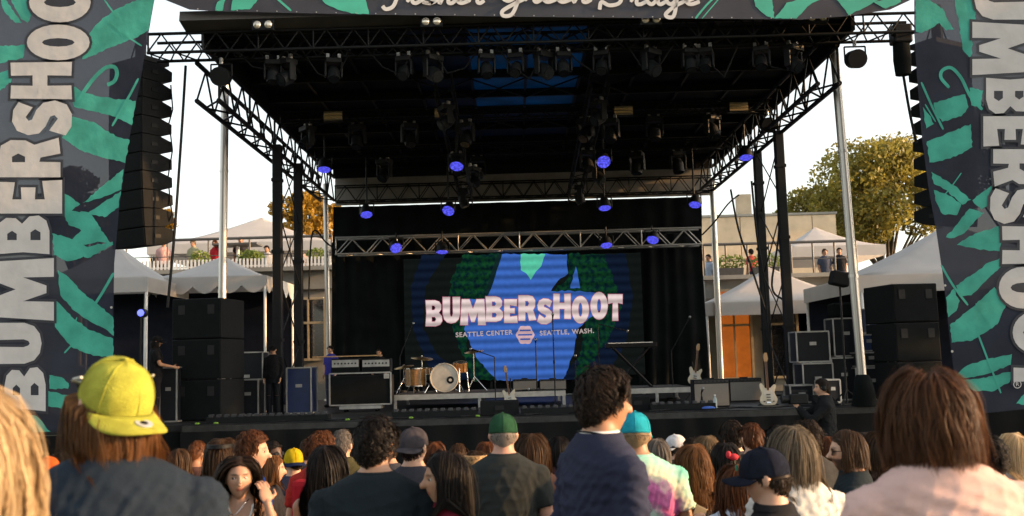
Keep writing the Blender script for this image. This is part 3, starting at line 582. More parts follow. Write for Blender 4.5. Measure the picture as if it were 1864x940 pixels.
MB().box((0, 0, .95), (1.4, .8, .06)).build('tabletop', RAIL, tb_); MB().cyl((0, 0, 0), (0, 0, .92), .06).build('pedestal', WHITEP, tb_)
def tree(label, px, py_top, py_bot, pxw, Y, leafm, seed, n, zbase):
    r = random.Random(seed); top = at(px, py_top, Y); rad = pxw * sx(Y) / 2; zb = at(px, py_bot, Y).z
    t = thing('tree', label, 'tree', (top.x, Y, zbase)); cz = (top.z + zb) / 2 - zbase; hz = (top.z - zb) / 2
    tr = MB(); tr.cyl((0, 0, 0), (.1, 0, cz), .35, .2, 10)
    Q = []
    for k in range(26):
        th = r.uniform(0, 6.28); ph = r.uniform(-.55, 1); rr = r.uniform(.45, .85)
        c = (rad * rr * math.cos(th) * math.sqrt(max(.05, 1 - ph * ph)), rad * .8 * rr * math.sin(th) * math.sqrt(max(.05, 1 - ph * ph)), cz + hz * .82 * ph * (1 if ph > 0 else .9))
        tr.cyl((.05, 0, cz * .55), c, .09, .02, 6); s_ = rad * r.uniform(.24, .40)
        Q.append(leaf_cloud(c, (s_, s_, s_ * .75), n // 26, .13, seed * 50 + k))
    link('trunk', tr.mesh('trunk', mat('bark', (.06, .045, .03), .9, bump=.4)), t)
    link('crown', quads_mesh('crown', np.concatenate(Q), leafm), t)
LG = mat('olive_leaf', (.25, .215, .04), .6, var=.55, scale=.6, trans=.45); LY = mat('yellow_leaf', (.36, .21, .02), .6, var=.4, scale=.8, trans=.5); LD = mat('dark_leaf', (.05, .055, .02), .7, var=.4, scale=.8, trans=.3)
tree('broad olive-yellow tree above the right-hand upper tent', 1600, 272, 480, 330, 50, LG, 3, 20000, G2)
tree('smaller olive tree behind the end of the beige concrete wall', 1478, 345, 450, 150, 54, LG, 4, 7000, G2)
tree('bright yellow autumn tree beyond the twin black towers', 555, 352, 470, 150, 47, LY, 5, 5200, G2)
tree('yellow autumn tree beside the hanging speaker array', 288, 372, 440, 62, 47, LY, 6, 1800, G2)
tree('dark tree seen through the left banner', 150, 305, 480, 170, 44, LD, 7, 9000, G2)
tree('dark tree seen through the right banner', 1830, 170, 420, 240, 44, LD, 8, 9000, G2)
# ---------------------------------------------------------------- hanging speaker arrays and stacks
def array(label, px, py_top, py_bot, Y, yaw, n=10):
    top = at(px, py_top, Y); bot = at(px, py_bot, Y); t = thing('line_array', label, 'speaker array', (top.x, Y, bot.z), yaw)
    H_ = top.z - bot.z; hb = H_ / n; M = Matrix.Identity(4); pos = Vector((0, 0, H_)); ang = 0
    for k in range(n):
        ang = R(-1 + .5 * k + (.9 * max(0, k - 6))); rot = Matrix.Rotation(ang, 3, 'X')
        c = pos + rot @ Vector((0, 0, -hb / 2)); b_ = MB()
        f = hb * .49; bk = hb * .27
        prof = [(-.28, -f), (-.28, f), (.08, f), (.30, bk), (.30, -bk), (.08, -f)]
        vs_ = []
        for s_ in (-1, 1):
            for y_, z_ in prof: vs_.append(rot @ Vector((s_ * .42, y_, z_)) + c)
        b_.add(vs_, [(0, 1, 2, 3, 4, 5), (11, 10, 9, 8, 7, 6)] + [(i, i + 6, (i + 1) % 6 + 6, (i + 1) % 6) for i in range(6)])
        cb = bevel(b_.build('cabinet', PLY, t), .008)
        g = MB().box(rot @ Vector((0, -.286, 0)) + c, (.80, .012, hb * .9), rot).build('grille', GRILLE, t); g.parent = cb
        for s_ in (-1, 1):
            hd = MB().box(rot @ Vector((s_ * .426, -.05, 0)) + c, (.01, .12, .06), rot).build('handle', BLKMET, t); hd.parent = cb
        pos = pos + rot @ Vector((0, 0, -hb))
    MB().box((0, 0, H_ + .06), (.8, .5, .08)).build('flying_frame', BLKMET, t); MB().cyl((0, 0, H_ + .1), (0, 0, H_ + .75), .09).build('chain_motor', BLKMET, t)
    MB().tube([(-.3, 0, H_ + .1), (0, 0, H_ + .7), (.3, 0, H_ + .1)], .012).build('bridle', BLKMET, t)
    cb_ = [Vector((.44, .25, H_ - .3 - k * .3 - .12 * math.sin(k * 1.3))) + Vector((.06 * math.sin(k * 2.1), 0, 0)) for k in range(int(H_ / .3))]
    MB().tube(cb_, .012).build('signal_cable', BLACK, t)
array('curved hanging column of black speakers beside the left lettered banner', 256, 125, 450, 16.3, R(-32))
array('curved hanging column of black speakers behind the right lettered banner', 1708, 92, 412, 16.3, R(32))
def stack(label, pxl, pxr, pyt, Y, dep, yaw, zb, rows):
    a, c = at(pxl, pyt, Y), at(pxr, pyt, Y); wd = (c.x - a.x); t = thing('speaker_stack', label, 'speaker stack', ((a.x + c.x) / 2, Y + dep / 2, zb), yaw); H_ = (a.z + c.z) / 2 - zb; z = 0
    for k in range(rows):
        h = H_ / rows
        cb = bevel(MB().box((0, 0, z + h / 2), (wd, dep, h - .012)).build('cabinet', PLY, t), .015)
        g = MB().box((0, -dep / 2 - .005, z + h / 2), (wd * .94, .012, h * .92)).build('grille', GRILLE, t); g.parent = cb
        for x in (-.3, .3):
            hh = MB().box((x * wd, -dep / 2 - .013, z + h * .72), (.12, .012, .16)).build('handle', mat('handle_recess', (.004, .004, .005), .8), t); hh.parent = cb
        z += h
    return H_
stack('tall black speaker stack on the wing beside the technician at the console', 318, 412, 543, 17.6, 1.0, R(-8), FLOOR, 3)
stack('tall black speaker stack on the wing beside the right lettered banner', 1612, 1700, 516, 17.6, 1.0, R(9), FLOOR, 3)
# ---------------------------------------------------------------- lighting fixtures
def place_fixture(o, p, rot): o.location = p; o.rotation_euler = rot
def moving_head(label, p, pan, tilt, group, k=1.0, hang=0.0):
    t = thing('moving_light', label, 'stage light', p, pan, group)
    k *= .82; bevel(MB().box((0, 0, -.04), (.30 * k, .24 * k, .10 * k)).build('base', BLKMET, t), .012)
    for s_ in (-1, 1): bevel(MB().box((s_ * .155 * k, 0, -.22 * k), (.035 * k, .12 * k, .30 * k)).build('yoke_arm', BLKMET, t), .008)
    rot = Matrix.Rotation(tilt, 3, 'X'); c = Vector((0, 0, -.30 * k)); ax = rot @ Vector((0, -1, 0)); b_ = MB()
    b_.cyl(c - ax * .15 * k, c - ax * .04 * k, .085 * k, .125 * k, 16); b_.cyl(c - ax * .04 * k, c + ax * .15 * k, .125 * k, .115 * k, 16)
    hd = smooth_angle(b_.build('head', BLKMET, t))
    MB().cyl(c + ax * .152 * k, c + ax * .158 * k, .095 * k, n=16).build('lens', mat('lens_glass', (.012, .014, .018), .12, spec=.5), t).parent = hd
    for s_ in (-1, 1): MB().box((s_ * .09, 0, .04), (.05, .05, .08 + hang)).build('clamp', ALU, t)
    return t
FT = TZ
for k, (px, py) in enumerate(((522, 100), (607, 108), (735, 95), (788, 108), (885, 106), (938, 84), (990, 108), (1024, 80), (1095, 100), (1185, 104), (1255, 78), (1283, 98), (1442, 74), (497, 122), (1385, 92))):
    p = at(px, py, 15.75); p.z = FT - .07
    moving_head('black moving light clamped under the front roof truss', p, R(-40 + (k * 53) % 80), R(30 + (k * 31) % 45), 'moving lights along the front truss', 1.0 + .15 * (k % 3 == 0))
for k, px in enumerate((560, 650, 745, 1065, 1190, 1295)):
    p = at(px, 205, 19.3); p.z = 7.29
    moving_head('black moving light clamped under the middle roof truss', p, R(-50 + (k * 37) % 100), R(40 + (k * 29) % 40), 'moving lights along the middle truss', 1.2)
for k, px in enumerate((700, 870, 1160, 1235)):
    p = at(px, 320, 22.7); p.z = 7.29
    moving_head('black moving light clamped under the rear roof truss', p, R(-30 + (k * 37) % 70), R(50 + (k * 29) % 30), 'moving lights along the rear truss', 1.3)
for X, side in ((-.95, 'over the drums'), (1.75, 'over the keyboard')):
    for k, yy in enumerate((17.6, 18.6, 20.6, 21.6, 23.4)):
        moving_head('black moving light clamped to the fore-and-aft truss ' + side, Vector((X + (.16 if k % 2 else -.14), yy, 7.3 - (yy - 17) / 8.3 * .7 - .06)), R(-60 + k * 37), R(35 + (k * 29) % 40), 'moving lights on the fore-and-aft truss ' + side, 1.15)
LAMP = mat('lamp_glass', (.75, .68, .55), .12, .6, spec=1)
for k, (px, py) in enumerate(((478, 45), (785, 39), (1185, 35), (1488, 31))):
    p = at(px, py, 15.1); t = thing('blinder_light', 'black twin-lamp blinder fixed above the front roof truss', 'stage light', p, 0, 'twin-lamp blinders along the front truss')
    bevel(MB().box((0, .06, 0), (.34, .10, .17)).build('housing', BLKMET, t), .01)
    for s_ in (-1, 1):
        MB().cyl((s_ * .085, 0, 0), (s_ * .085, .015, 0), .078, n=18).build('lamp_rim', BLKMET, t); smooth_angle(MB().ell((s_ * .085, 0, 0), (.062, .03, .062), 14, 8).build('lamp', LAMP, t), 60)
    MB().box((0, .16, -.02), (.05, .16, .05)).build('bracket', BLKMET, t)
STRIPM = mat('bright_reflector', (.80, .66, .42), .25, .7, var=.25, scale=12, stretch=(.3, 1, 6))
for k, (px, py) in enumerate(((606, 211), (808, 205), (1135, 201), (1345, 194))):
    p = at(px, py, 18.9); t = thing('strip_light', 'bright reflector strip light under the middle truss, ' + ('at the bass rig end', 'by the fore-and-aft truss over the drums', 'by the fore-and-aft truss over the keyboard', 'at the road case end')[k], 'stage light', p, 0, 'reflector strip lights on the middle truss')
    MB().box((0, .08, 0), (.38, .12, .20)).build('housing', BLKMET, t)
    for j in range(3): MB().box((0, .012, -.06 + .06 * j), (.35, .02, .05), Matrix.Rotation(R(-25), 3, 'X')).build('reflector', STRIPM, t)
    for s_ in (-.12, .12): MB().cyl((s_, .1, .1), (s_, .2, 7.40 - p.z), .012).build('hanger', BLKMET, t)
def led_mat():
    m = bpy.data.materials.new('blue_led_face'); m.use_nodes = True; t = m.node_tree; N = t.nodes; b_ = N['Principled BSDF']
    tc = N.new('ShaderNodeTexCoord'); v = N.new('ShaderNodeTexVoronoi'); v.inputs['Scale'].default_value = 26; t.links.new(tc.outputs['Object'], v.inputs['Vector'])
    mr = N.new('ShaderNodeMapRange'); mr.inputs['From Min'].default_value = .25; mr.inputs['From Max'].default_value = .6; mr.inputs['To Min'].default_value = 1.5 / 2 ** EXPO; mr.inputs['To Max'].default_value = .5 / 2 ** EXPO
    t.links.new(v.outputs['Distance'], mr.inputs['Value']); t.links.new(mr.outputs[0], b_.inputs['Emission Strength'])
    b_.inputs['Emission Color'].default_value = (.10, .10, .95, 1); b_.inputs['Base Color'].default_value = (.02, .02, .1, 1); return m
LED = led_mat()
def led_par(label, px, py, Y, tx, tz, group, top, r_=.135):
    p = at(px, py, Y); t = thing('led_par', label, 'stage light', p, 0, group)
    ax = Vector((tx, -.55, -tz)).normalized()
    smooth_angle(MB().cyl((0, 0, 0), -ax * .16, r_ * 1.04, r_ * .9, 18).cyl(-ax * .16, -ax * .25, r_ * .9, r_ * .5, 18).build('can', BLKMET, t))
    MB().cyl(ax * .002, ax * .008, r_ * .97, n=20).build('led_face', LED, t)
    MB().tube([(-r_ * 1.15, .05, .02), (-r_ * 1.15, .08, .26), (r_ * 1.15, .08, .26), (r_ * 1.15, .05, .02)], .014).build('yoke', BLKMET, t)
    MB().cyl((0, .08, .26), (0, .08, max(.3, top - p.z)), .02).build('drop_pipe', BLKMET, t)
for px, py, Y, tx, tz, top in ((590, 309, 20.5, .05, 1.6, 7.4), (831, 303, 19.3, -.1, .9, 7.35), (1099, 295, 19.3, .05, .45, 7.35), (816, 384, 22, -.15, .55, 7.0), (1101, 379, 22, .05, 1.6, 7.0), (667, 391, 22.5, .15, 1.1, 7.35), (1265, 373, 22.5, -.25, 1.2, 7.35), (1358, 287, 20.5, -.05, 1.7, 7.4)):
    led_par('round lamp with a glowing blue face hung from the stage roof', px, py, Y, tx, tz, 'blue lamps under the roof', top)
for px, py, tx, tz in ((721, 452, .25, .5), (805, 459, 0, 2.6), (1104, 447, .05, 1.3), (1188, 437, -.25, .8)):
    led_par('round lamp with a glowing blue face fixed along the aluminium screen truss', px, py, 25.1, tx, tz, 'blue lamps on the screen truss', 5.95, .15)
for px, py, Y, lab in ((403, 140, 15.6, 'round black spotlight at the truss corner above the speaker stack'), (1557, 108, 15.6, 'round black spotlight hanging under the right end of the front truss'), (1398, 228, 19.2, 'round black spotlight at the roof edge by the right towers')):
    p = at(px, py, Y); t = thing('spotlight', lab, 'stage light', p)
    smooth_angle(MB().cyl((0, -.12, -.03), (0, .12, .03), .15, .14, 18).cyl((0, .12, .03), (0, .22, .05), .14, .06, 18).build('can', BLKMET, t)); MB().tube([(-.165, 0, 0), (-.165, 0, .2), (.165, 0, .2), (.165, 0, 0)], .014).build('yoke', BLKMET, t); MB().cyl((0, 0, .2), (0, 0, .3), .03).build('clamp', ALU, t)
q = at(257, 570, 22); t = thing('led_par', 'small bright blue lamp on a stand under the left tents', 'stage light', (q.x, 22, FLOOR))
MB().cyl((0, 0, 0), (0, 0, q.z - FLOOR), .02).build('stand', BLKMET, t); MB().cyl((0, -.02, q.z - FLOOR), (0, .15, q.z - FLOOR), .1, n=16).build('can', BLKMET, t)
smooth_angle(MB().ell((0, -.03, q.z - FLOOR), (.075, .02, .075), 14, 8).build('led_face', mat('bright_blue_lamp', (.05, .05, .5), .3, emit=(.10, .12, 1.0), estr=3), t))
q = at(1528, 508, 17); t = thing('floodlight', 'small black hooded floodlight on a stand beside the silver pole', 'stage light', (q.x, 17, FLOOR))
MB().cyl((0, 0, .03), (0, 0, q.z - FLOOR), .018).build('stand', BLKMET, t); bevel(MB().box((0, 0, q.z - FLOOR), (.30, .25, .24), Matrix.Rotation(.25, 3, 'Y')).build('hood', BLACK, t), .03)
for k in range(3):
    an = k * 2.09; MB().cyl((0, 0, .25), (.3 * math.cos(an), .3 * math.sin(an), .01), .012).build('leg', BLKMET, t)
# cables hanging at the wings
for pts, Y, lab in (([(338, 120), (330, 250), (318, 420), (305, 560)], 16.0, 'thin black cable hanging from the front truss beside the left speaker array'), ([(1640, 110), (1655, 200), (1668, 260)], 16.0, 'thin black cable hanging from the truss to the right speaker array'),
                    ([(1330, 345), (1345, 420), (1372, 500), (1395, 570)], 21, 'thick black cable sloping down to the right black towers'), ([(1278, 428), (1300, 405), (1325, 372), (1345, 355)], 25, 'black cable looping from the screen truss to the right rear pole'),
                    ([(562, 545), (566, 440), (575, 420), (592, 440), (612, 455)], 25.2, 'black cable looping from the screen truss to the left rear pole'), ([(1368, 330), (1378, 430), (1392, 520), (1400, 650)], 19.6, 'bundle of black cable taped beside the right front tower'), ([(1412, 300), (1418, 420), (1405, 520), (1424, 545)], 20.2, 'slack black cable between the right black towers')):
    tag(MB().tube([at(x, y, Y) for x, y in smoothline(pts, 5)], .022).build('cable', BLACK), lab, 'cable')
t = thing('truss_motor', 'black chain motor and bag hanging at the right end of the front truss', 'motor', at(1640, 75, 15.6))
bevel(MB().box((0, 0, .1), (.3, .25, .3)).build('motor', BLKMET, t), .03); smooth_angle(MB().loft([(0, 0, -.55, .12, .1), (0, 0, -.3, .14, .12), (.0, 0, -.05, .13, .11)], 14).build('chain_bag', FABRIC, t))
# ---------------------------------------------------------------- band gear
def riser(label, pxl, pxr, py, Y, dep, hz):
    a, c = at(pxl, py, Y), at(pxr, py, Y); t = thing('riser', label, 'riser', ((a.x + c.x) / 2, Y + dep / 2, FLOOR)); wd = c.x - a.x
    MB().box((0, 0, hz - .05), (wd, dep, .1)).build('deck', RISER, t); MB().box((0, 0, hz + .002), (wd - .03, dep - .03, .008)).build('carpet', mat('black_carpet', (.015, .015, .016), .95), t)
    for x in (-.49, 0, .49):
        for y in (-.48, .48): MB().box((x * wd, y * dep, (hz - .1) / 2), (.06, .06, hz - .1)).build('leg', ALU, t)
    return t
RH = .28
riser('long grey-edged riser carrying the drum kit', 716, 1030, 728, 19.9, 2.4, RH)
riser('grey-edged riser carrying the keyboard stand', 1130, 1262, 713, 19.9, 2.0, RH)
def amp(label, px0, px1, py0, py1, Y, dep, face, trim, zb, controls=True, name='amplifier', cat='amplifier'):
    a, c = at(px0, py1, Y), at(px1, py0, Y); wd, h = c.x - a.x, c.z - zb; t = thing(name, label, cat, ((a.x + c.x) / 2, Y + dep / 2, zb))
    bevel(MB().box((0, 0, h / 2), (wd, dep, h)).build('cabinet', trim, t), .012)
    MB().box((0, -dep / 2 - .004, h * (.44 if controls else .5)), (wd * .94, .012, h * (.8 if controls else .92))).build('grille_cloth', face, t)
    if controls:
        pn = MB().box((0, -dep / 2 - .004, h * .92), (wd * .94, .014, h * .09)).build('control_panel', mat('dark_panel', (.02, .02, .022), .4), t)
        for k in range(8): MB().cyl((wd * (-.4 + .11 * k), -dep / 2 - .03, h * .92), (wd * (-.4 + .11 * k), -dep / 2 - .01, h * .92), .012, n=8).build('knob', BLACK, t).parent = pn
    MB().box((0, 0, h + .012), (wd * .25, .03, .02)).build('carry_handle', BLACK, t)
    return t
SILV = mat('silver_grille_cloth', (.20, .18, .155), .75, var=.12, scale=80, bump=.3, bscale=250); TOLEX = mat('black_tolex', (.009, .009, .010), .65, spec=.15, bump=.4, bscale=250)
amp('silver-grilled combo amplifier behind the cream guitar at the drum riser', 934, 977, 690, 738, 20.4, .28, SILV, TOLEX, FLOOR + RH + .012)
amp('silver-grilled combo amplifier with a microphone in front at centre stage', 983, 1031, 690, 738, 20.4, .28, SILV, TOLEX, FLOOR + RH + .012)
amp('tall silver-grilled amplifier cabinet beside the keyboard riser', 1264, 1327, 690, 748, 17.5, .30, SILV, TOLEX, FLOOR + .002)
amp('silver-grilled combo amplifier next to the full-view cream guitar', 1329, 1386, 688, 728, 19.3, .30, SILV, TOLEX, FLOOR + .002)
bc_ = amp('large black bass cabinet lying sideways on a wheeled dolly', 600, 712, 682, 742, 19.4, .42, GRILLE, TOLEX, FLOOR + .12, False, 'bass_cabinet', 'speaker cabinet')
for x in (-.58, .58): MB().box((x, -.222, .31), (.03, .012, .60)).build('silver_trim', ALU, bc_)
for z in (.015, .61): MB().box((0, -.222, z), (1.16, .012, .025)).build('silver_trim', ALU, bc_)
MB().box((.5, -.224, .54), (.1, .012, .09)).build('badge', ALU, bc_)
q = at(656, 748, 19.4); t = thing('dolly', 'low wheeled dolly with silver corners under the bass cabinet', 'dolly', (q.x, 19.6, FLOOR)); MB().box((0, 0, .085), (.8, .4, .06)).build('board', ALU, t)
for x in (-.3, .3):
    for y in (-.15, .15): MB().cyl((x - .02, y, .028), (x + .02, y, .028), .028, n=10).build('wheel', BLACK, t)
ztop = at(656, 681, 19.4).z
for k, (p0_, p1_) in enumerate(((601, 655), (657, 711))):
    a = at(p0_, 680, 19.4); c = at(p1_, 652, 19.4); t = thing('bass_amplifier', ('bass amplifier head on the cabinet, beside the technicians', 'bass amplifier head on the cabinet, nearer the drums')[k], 'amplifier', ((a.x + c.x) / 2, 19.6, ztop + .025))
    h = c.z - ztop - .03; wd = c.x - a.x - .02
    bevel(MB().box((0, 0, h / 2), (wd, .34, h)).build('case', TOLEX, t), .01); MB().box((0, -.174, h * .66), (wd * .93, .012, h * .5)).build('face_plate', ALU, t)
    for j in range(7): MB().cyl((wd * (-.36 + .12 * j), -.2, h * .66), (wd * (-.36 + .12 * j), -.18, h * .66), .016, n=8).build('knob', BLACK, t)
    MB().box((0, -.174, h * .22), (wd * .93, .012, h * .26)).build('grille', GRILLE, t)
q = at(650, 650, 19.5); t = thing('keyboard_board', 'thin wooden board lying across the bass amplifier heads', 'board', (q.x - .2, 19.62, at(656, 652, 19.4).z + .03)); MB().box((0, 0, .012), (1.3, .3, .02)).build('board', WOOD, t)
# drums
Y0 = 20.6; ZR = FLOOR + RH + .008
CHR = mat('chrome', (.6, .6, .6), .18, 1); HEADM = mat('drum_head_skin', (.55, .50, .42), .5, var=.2, scale=5); SHELL = mat('amber_drum_shell', (.30, .14, .04), .3, var=.3, scale=10, stretch=(1, 1, 5))
q = at(809, 695, Y0); t = thing('bass_drum', 'bass drum with a worn cream front skin and a dark round port', 'drum', (q.x, Y0, ZR)); rd = .275
smooth_angle(MB().cyl((0, 0, rd + .02), (0, .42, rd + .02), rd, n=32).build('shell', SHELL, t)); MB().cyl((0, -.012, rd + .02), (0, -.004, rd + .02), rd * .96, n=32).build('front_skin', HEADM, t)
hp = MB()
for k in range(32):
    a0, a1 = k / 32 * 6.2832, (k + 1) / 32 * 6.2832; hp.cyl((rd * 1.02 * math.cos(a0), -.01, rd + .02 + rd * 1.02 * math.sin(a0)), (rd * 1.02 * math.cos(a1), -.01, rd + .02 + rd * 1.02 * math.sin(a1)), .016, n=6)
hp.build('hoop', mat('cream_hoop', (.5, .46, .38), .4), t)
MB().cyl((.12, -.017, rd - .03), (.12, -.012, rd - .03), .075, n=20).build('port', BLACK, t); MB().cyl((.12, -.02, rd - .03), (.12, -.017, rd - .03), .03, n=12).build('port_mark', HEADM, t)
for s_ in (-1, 1): MB().cyl((s_ * .24, .1, rd), (s_ * .40, -.06, .0), .012).build('spur', CHR, t)
for k in range(8):
    an = k / 8 * 6.283 + .3; MB().box((rd * 1.03 * math.cos(an), .05, rd + .02 + rd * 1.03 * math.sin(an)), (.03, .1, .03)).build('lug', CHR, t)
def drum(label, px, py, Y, r_, h, stand=True, tilt=0):
    q = at(px, py, Y); t = thing('drum', label, 'drum', (q.x, Y, ZR)); z = q.z - ZR; rot = Matrix.Rotation(tilt, 3, 'X'); u = rot @ Vector((0, 0, h / 2)); c = Vector((0, 0, z))
    smooth_angle(MB().cyl(c - u, c + u, r_, n=24).build('shell', SHELL, t)); MB().cyl(c + u, c + u * 1.03, r_ * .98, n=24).build('skin', HEADM, t)
    for s_ in (-1, 1): MB().cyl(c + u * s_ * .97 - u * .06, c + u * s_ * .97 + u * .06, r_ * 1.04, n=24).build('rim', CHR, t)
    for k in range(6):
        an = k / 6 * 6.283; d = rot @ Vector((r_ * 1.02 * math.cos(an), r_ * 1.02 * math.sin(an), 0)); MB().cyl(c + d - u * .9, c + d + u * .9, .007, n=6).build('tension_rod', CHR, t)
    for k in range(3):
        an = k / 3 * 6.283 + .4; MB().cyl(c + Vector((r_ * .9 * math.cos(an), r_ * .9 * math.sin(an), -h / 2 if stand else 0)), (r_ * 1.25 * math.cos(an), r_ * 1.25 * math.sin(an), 0), .010, n=6).build('leg', CHR, t)
drum('amber floor tom beside the bass drum', 757, 687, 20.8, .20, .36); drum('small amber rack tom mounted above the bass drum', 838, 668, 20.9, .14, .2, False, R(12)); drum('amber snare drum behind the bass drum', 775, 676, 21.1, .175, .14)
BRZ = mat('bronze', (.32, .22, .10), .3, .9, var=.2, scale=20)
def cymbal(label, px, py, Y, r_, tilt):
    q = at(px, py, Y); t = thing('cymbal', label, 'cymbal', (q.x, Y, ZR)); z = q.z - ZR; rot = Matrix.Rotation(tilt, 3, 'Y') @ Matrix.Rotation(R(8), 3, 'X'); b_ = MB(); n = 28; prof = [(0, .03), (.12, .026), (.2, .012), (1, -.012)]
    for pr, pz in prof:
        for k in range(n): b_.v.append(tuple(rot @ Vector((max(pr, .01) * r_ * math.cos(k / n * 6.2832), max(pr, .01) * r_ * math.sin(k / n * 6.2832), pz)) + Vector((0, 0, z))))
    b_.f = [(j * n + k, j * n + (k + 1) % n, (j + 1) * n + (k + 1) % n, (j + 1) * n + k) for j in range(3) for k in range(n)]
    o = b_.build('plate', BRZ, t, True); o.modifiers.new('thick', 'SOLIDIFY').thickness = .003
    MB().cyl((0, 0, .2), (0, 0, z + .05), .011).build('stand', CHR, t)
    for k in range(3):
        an = k / 3 * 6.283; MB().cyl((0, 0, .3), (.26 * math.cos(an), .26 * math.sin(an), 0), .009).build('leg', CHR, t)
cymbal('bronze cymbal over the floor tom', 768, 652, 21.0, .23, R(6)); cymbal('bronze hi-hat cymbal beside the rack tom', 862, 640, 21.0, .20, R(-5)); cymbal('bronze crash cymbal above the rack tom', 735, 668, 21.3, .21, R(-8))
t = thing('drum_stool', 'black drum stool behind the bass drum', 'stool', (at(812, 700, 21.6).x, 21.6, ZR)); MB().cyl((0, 0, .46), (0, 0, .55), .18, n=20).build('seat', BLACK, t); MB().cyl((0, 0, .1), (0, 0, .46), .025).build('post', CHR, t)
for k in range(3):
    an = k / 3 * 6.283; MB().cyl((0, 0, .2), (.24 * math.cos(an), .24 * math.sin(an), 0), .011).build('leg', CHR, t)
def mic(label, px, py, Y, zb, boom=None):
    q = at(px, py, Y); t = thing('microphone_stand', label, 'microphone stand', (q.x, Y, zb)); z = q.z - zb
    MB().cyl((0, 0, .02), (0, 0, z), .011).build('pole', BLKMET, t); MB().cyl((0, 0, 0), (0, 0, .025), .14, n=20).build('base', BLKMET, t); MB().cyl((0, 0, z * .5), (0, 0, z * .5 + .06), .018).build('clutch', BLKMET, t)
    p = Vector((0, 0, z)); d = Vector((0, -.1, .05))
    if boom: e = at(*boom, Y) - Vector((q.x, Y, zb)); MB().cyl(p, e, .009).build('boom', BLKMET, t); d = (e - p).normalized() * .1; p = e
    mc = smooth_angle(MB().cyl(p, p + d * 1.2, .012, .019, 10).build('microphone', BLACK, t)); smooth_angle(MB().ell(p + d * 1.4, (.027, .027, .03), 10, 8).build('mesh_ball', mat('steel_mesh', (.25, .25, .25), .4, .8), t), 60)
for a_ in (('black microphone stand at centre stage rising past the lettering on the screen', 1006, 580, 18.2, FLOOR), ('black microphone stand beside the drum kit with a crossbar', 900, 650, 19.2, FLOOR, (870, 640)), ('short black microphone stand in front of the cream guitar', 975, 625, 20.2, ZR),
           ('black boom microphone stand in front of the right drape', 1222, 640, 21.5, FLOOR, (1250, 588)), ('black boom microphone stand behind the floor tom', 728, 650, 22.0, ZR, (748, 600)), ('black microphone stand beside the man in the navy sweater', 1047, 655, 19.0, FLOOR), ('tall thin microphone stand at the keyboard', 1088, 590, 20.6, ZR, (1130, 600)), ('short microphone stand in front of the tall amplifier', 1277, 715, 17.2, FLOOR), ('short microphone stand in front of the centre amplifier', 962, 715, 20.1, ZR)): mic(*a_)
# keyboard on X stand
q = at(1148, 628, 20.6); t = thing('keyboard', 'black keyboard with raised end cheeks on a crossed stand', 'keyboard', (q.x, 20.6, q.z - .05)); bevel(MB().box((0, 0, .04), (1.02, .34, .09)).build('case', BLACK, t), .012)
for k in range(24): MB().box((-.44 + k * .037, -.09, .09), (.034, .15, .015)).build('key', WHITEP, t)
ks = thing('keyboard_stand', 'black crossed-leg stand under the keyboard', 'stand', (q.x, 20.6, ZR)); h = q.z - .06 - ZR
for s_ in (-1, 1):
    for y in (-.12, .12): bar('leg', (q.x - s_ * .38, 20.6 + y + s_ * .02, ZR), (q.x + s_ * .36, 20.6 + y + s_ * .02, ZR + h), .02, BLKMET, ks)
for x, z in ((-.38, .015), (.38, .015), (-.36, h - .005), (.36, h - .005)): bar('crossbar', (q.x + x, 20.42, ZR + z), (q.x + x, 20.78, ZR + z), .018, BLKMET, ks)
# guitars
OUT = [(0, -.20), (.10, -.195), (.158, -.14), (.165, -.06), (.125, .02), (.13, .08), (.155, .15), (.135, .20), (.085, .165), (.05, .13), (-.05, .13), (-.075, .17), (-.12, .22), (-.155, .185), (-.14, .09), (-.122, .02), (-.16, -.06), (-.158, -.14), (-.10, -.195)]
CREAM = mat('cream_lacquer', (.56, .49, .36), .25, var=.05)
def guitar(label, px, py_b, py_t, Y, lean, zoff):
    a, c = at(px, py_b, Y), at(px, py_t, Y); L = c.z - a.z; k = L / 1.0; t = thing('electric_guitar', label, 'guitar', (a.x, Y, a.z)); t.rotation_euler = (R(-9), lean, 0)
    S_ = lambda p: (p[0] * k, 0, (p[1] + .2) * k)
    pts = [S_(p) for p in smoothline(OUT + OUT[:1], 3)[:-1]]
    bd = bevel(MB().prism(pts, (0, .042, 0)).build('body', CREAM, t), .008); pg = [(-.09, .08), (.05, .12), (.09, .04), (.1, -.08), (.05, -.14), (-.01, -.06), (-.08, -.02)]
    MB().prism([(p[0] * k, -.004, (p[1] + .2) * k) for p in pg], (0, .003, 0)).build('pickguard', mat('ivory_guard', (.5, .48, .42), .35), t)
    for z in (.0, -.05, -.10): MB().box((0, -.008, (z + .2) * k), (.075 * k, .012, .02 * k)).build('pickup', mat('pickup_cover', (.08, .07, .06), .4), t)
    MB().box((0, -.01, (-.15 + .2) * k), (.08 * k, .014, .03 * k)).build('bridge', CHR, t)
    MB().box((0, .006, (.44 + .2) * k - .08), (.045 * k, .022, .56 * k)).build('neck', WOOD, t); MB().box((0, -.008, .56 * k), (.042 * k, .006, .54 * k)).build('fretboard', mat('rosewood', (.09, .04, .02), .5), t)
    MB().prism([(-.03 * k, .0, .83 * k), (.025 * k, 0, .83 * k), (.045 * k, 0, .88 * k), (.03 * k, 0, 1.0 * k), (-.015 * k, 0, 1.0 * k), (-.04 * k, 0, .93 * k)], (0, .016, 0)).build('headstock', WOOD, t)
    for j in range(6): MB().cyl((-.045 * k, .008, (.86 + .022 * j) * k), (-.03 * k, .008, (.86 + .022 * j) * k), .006).build('tuning_peg', CHR, t)
    return t
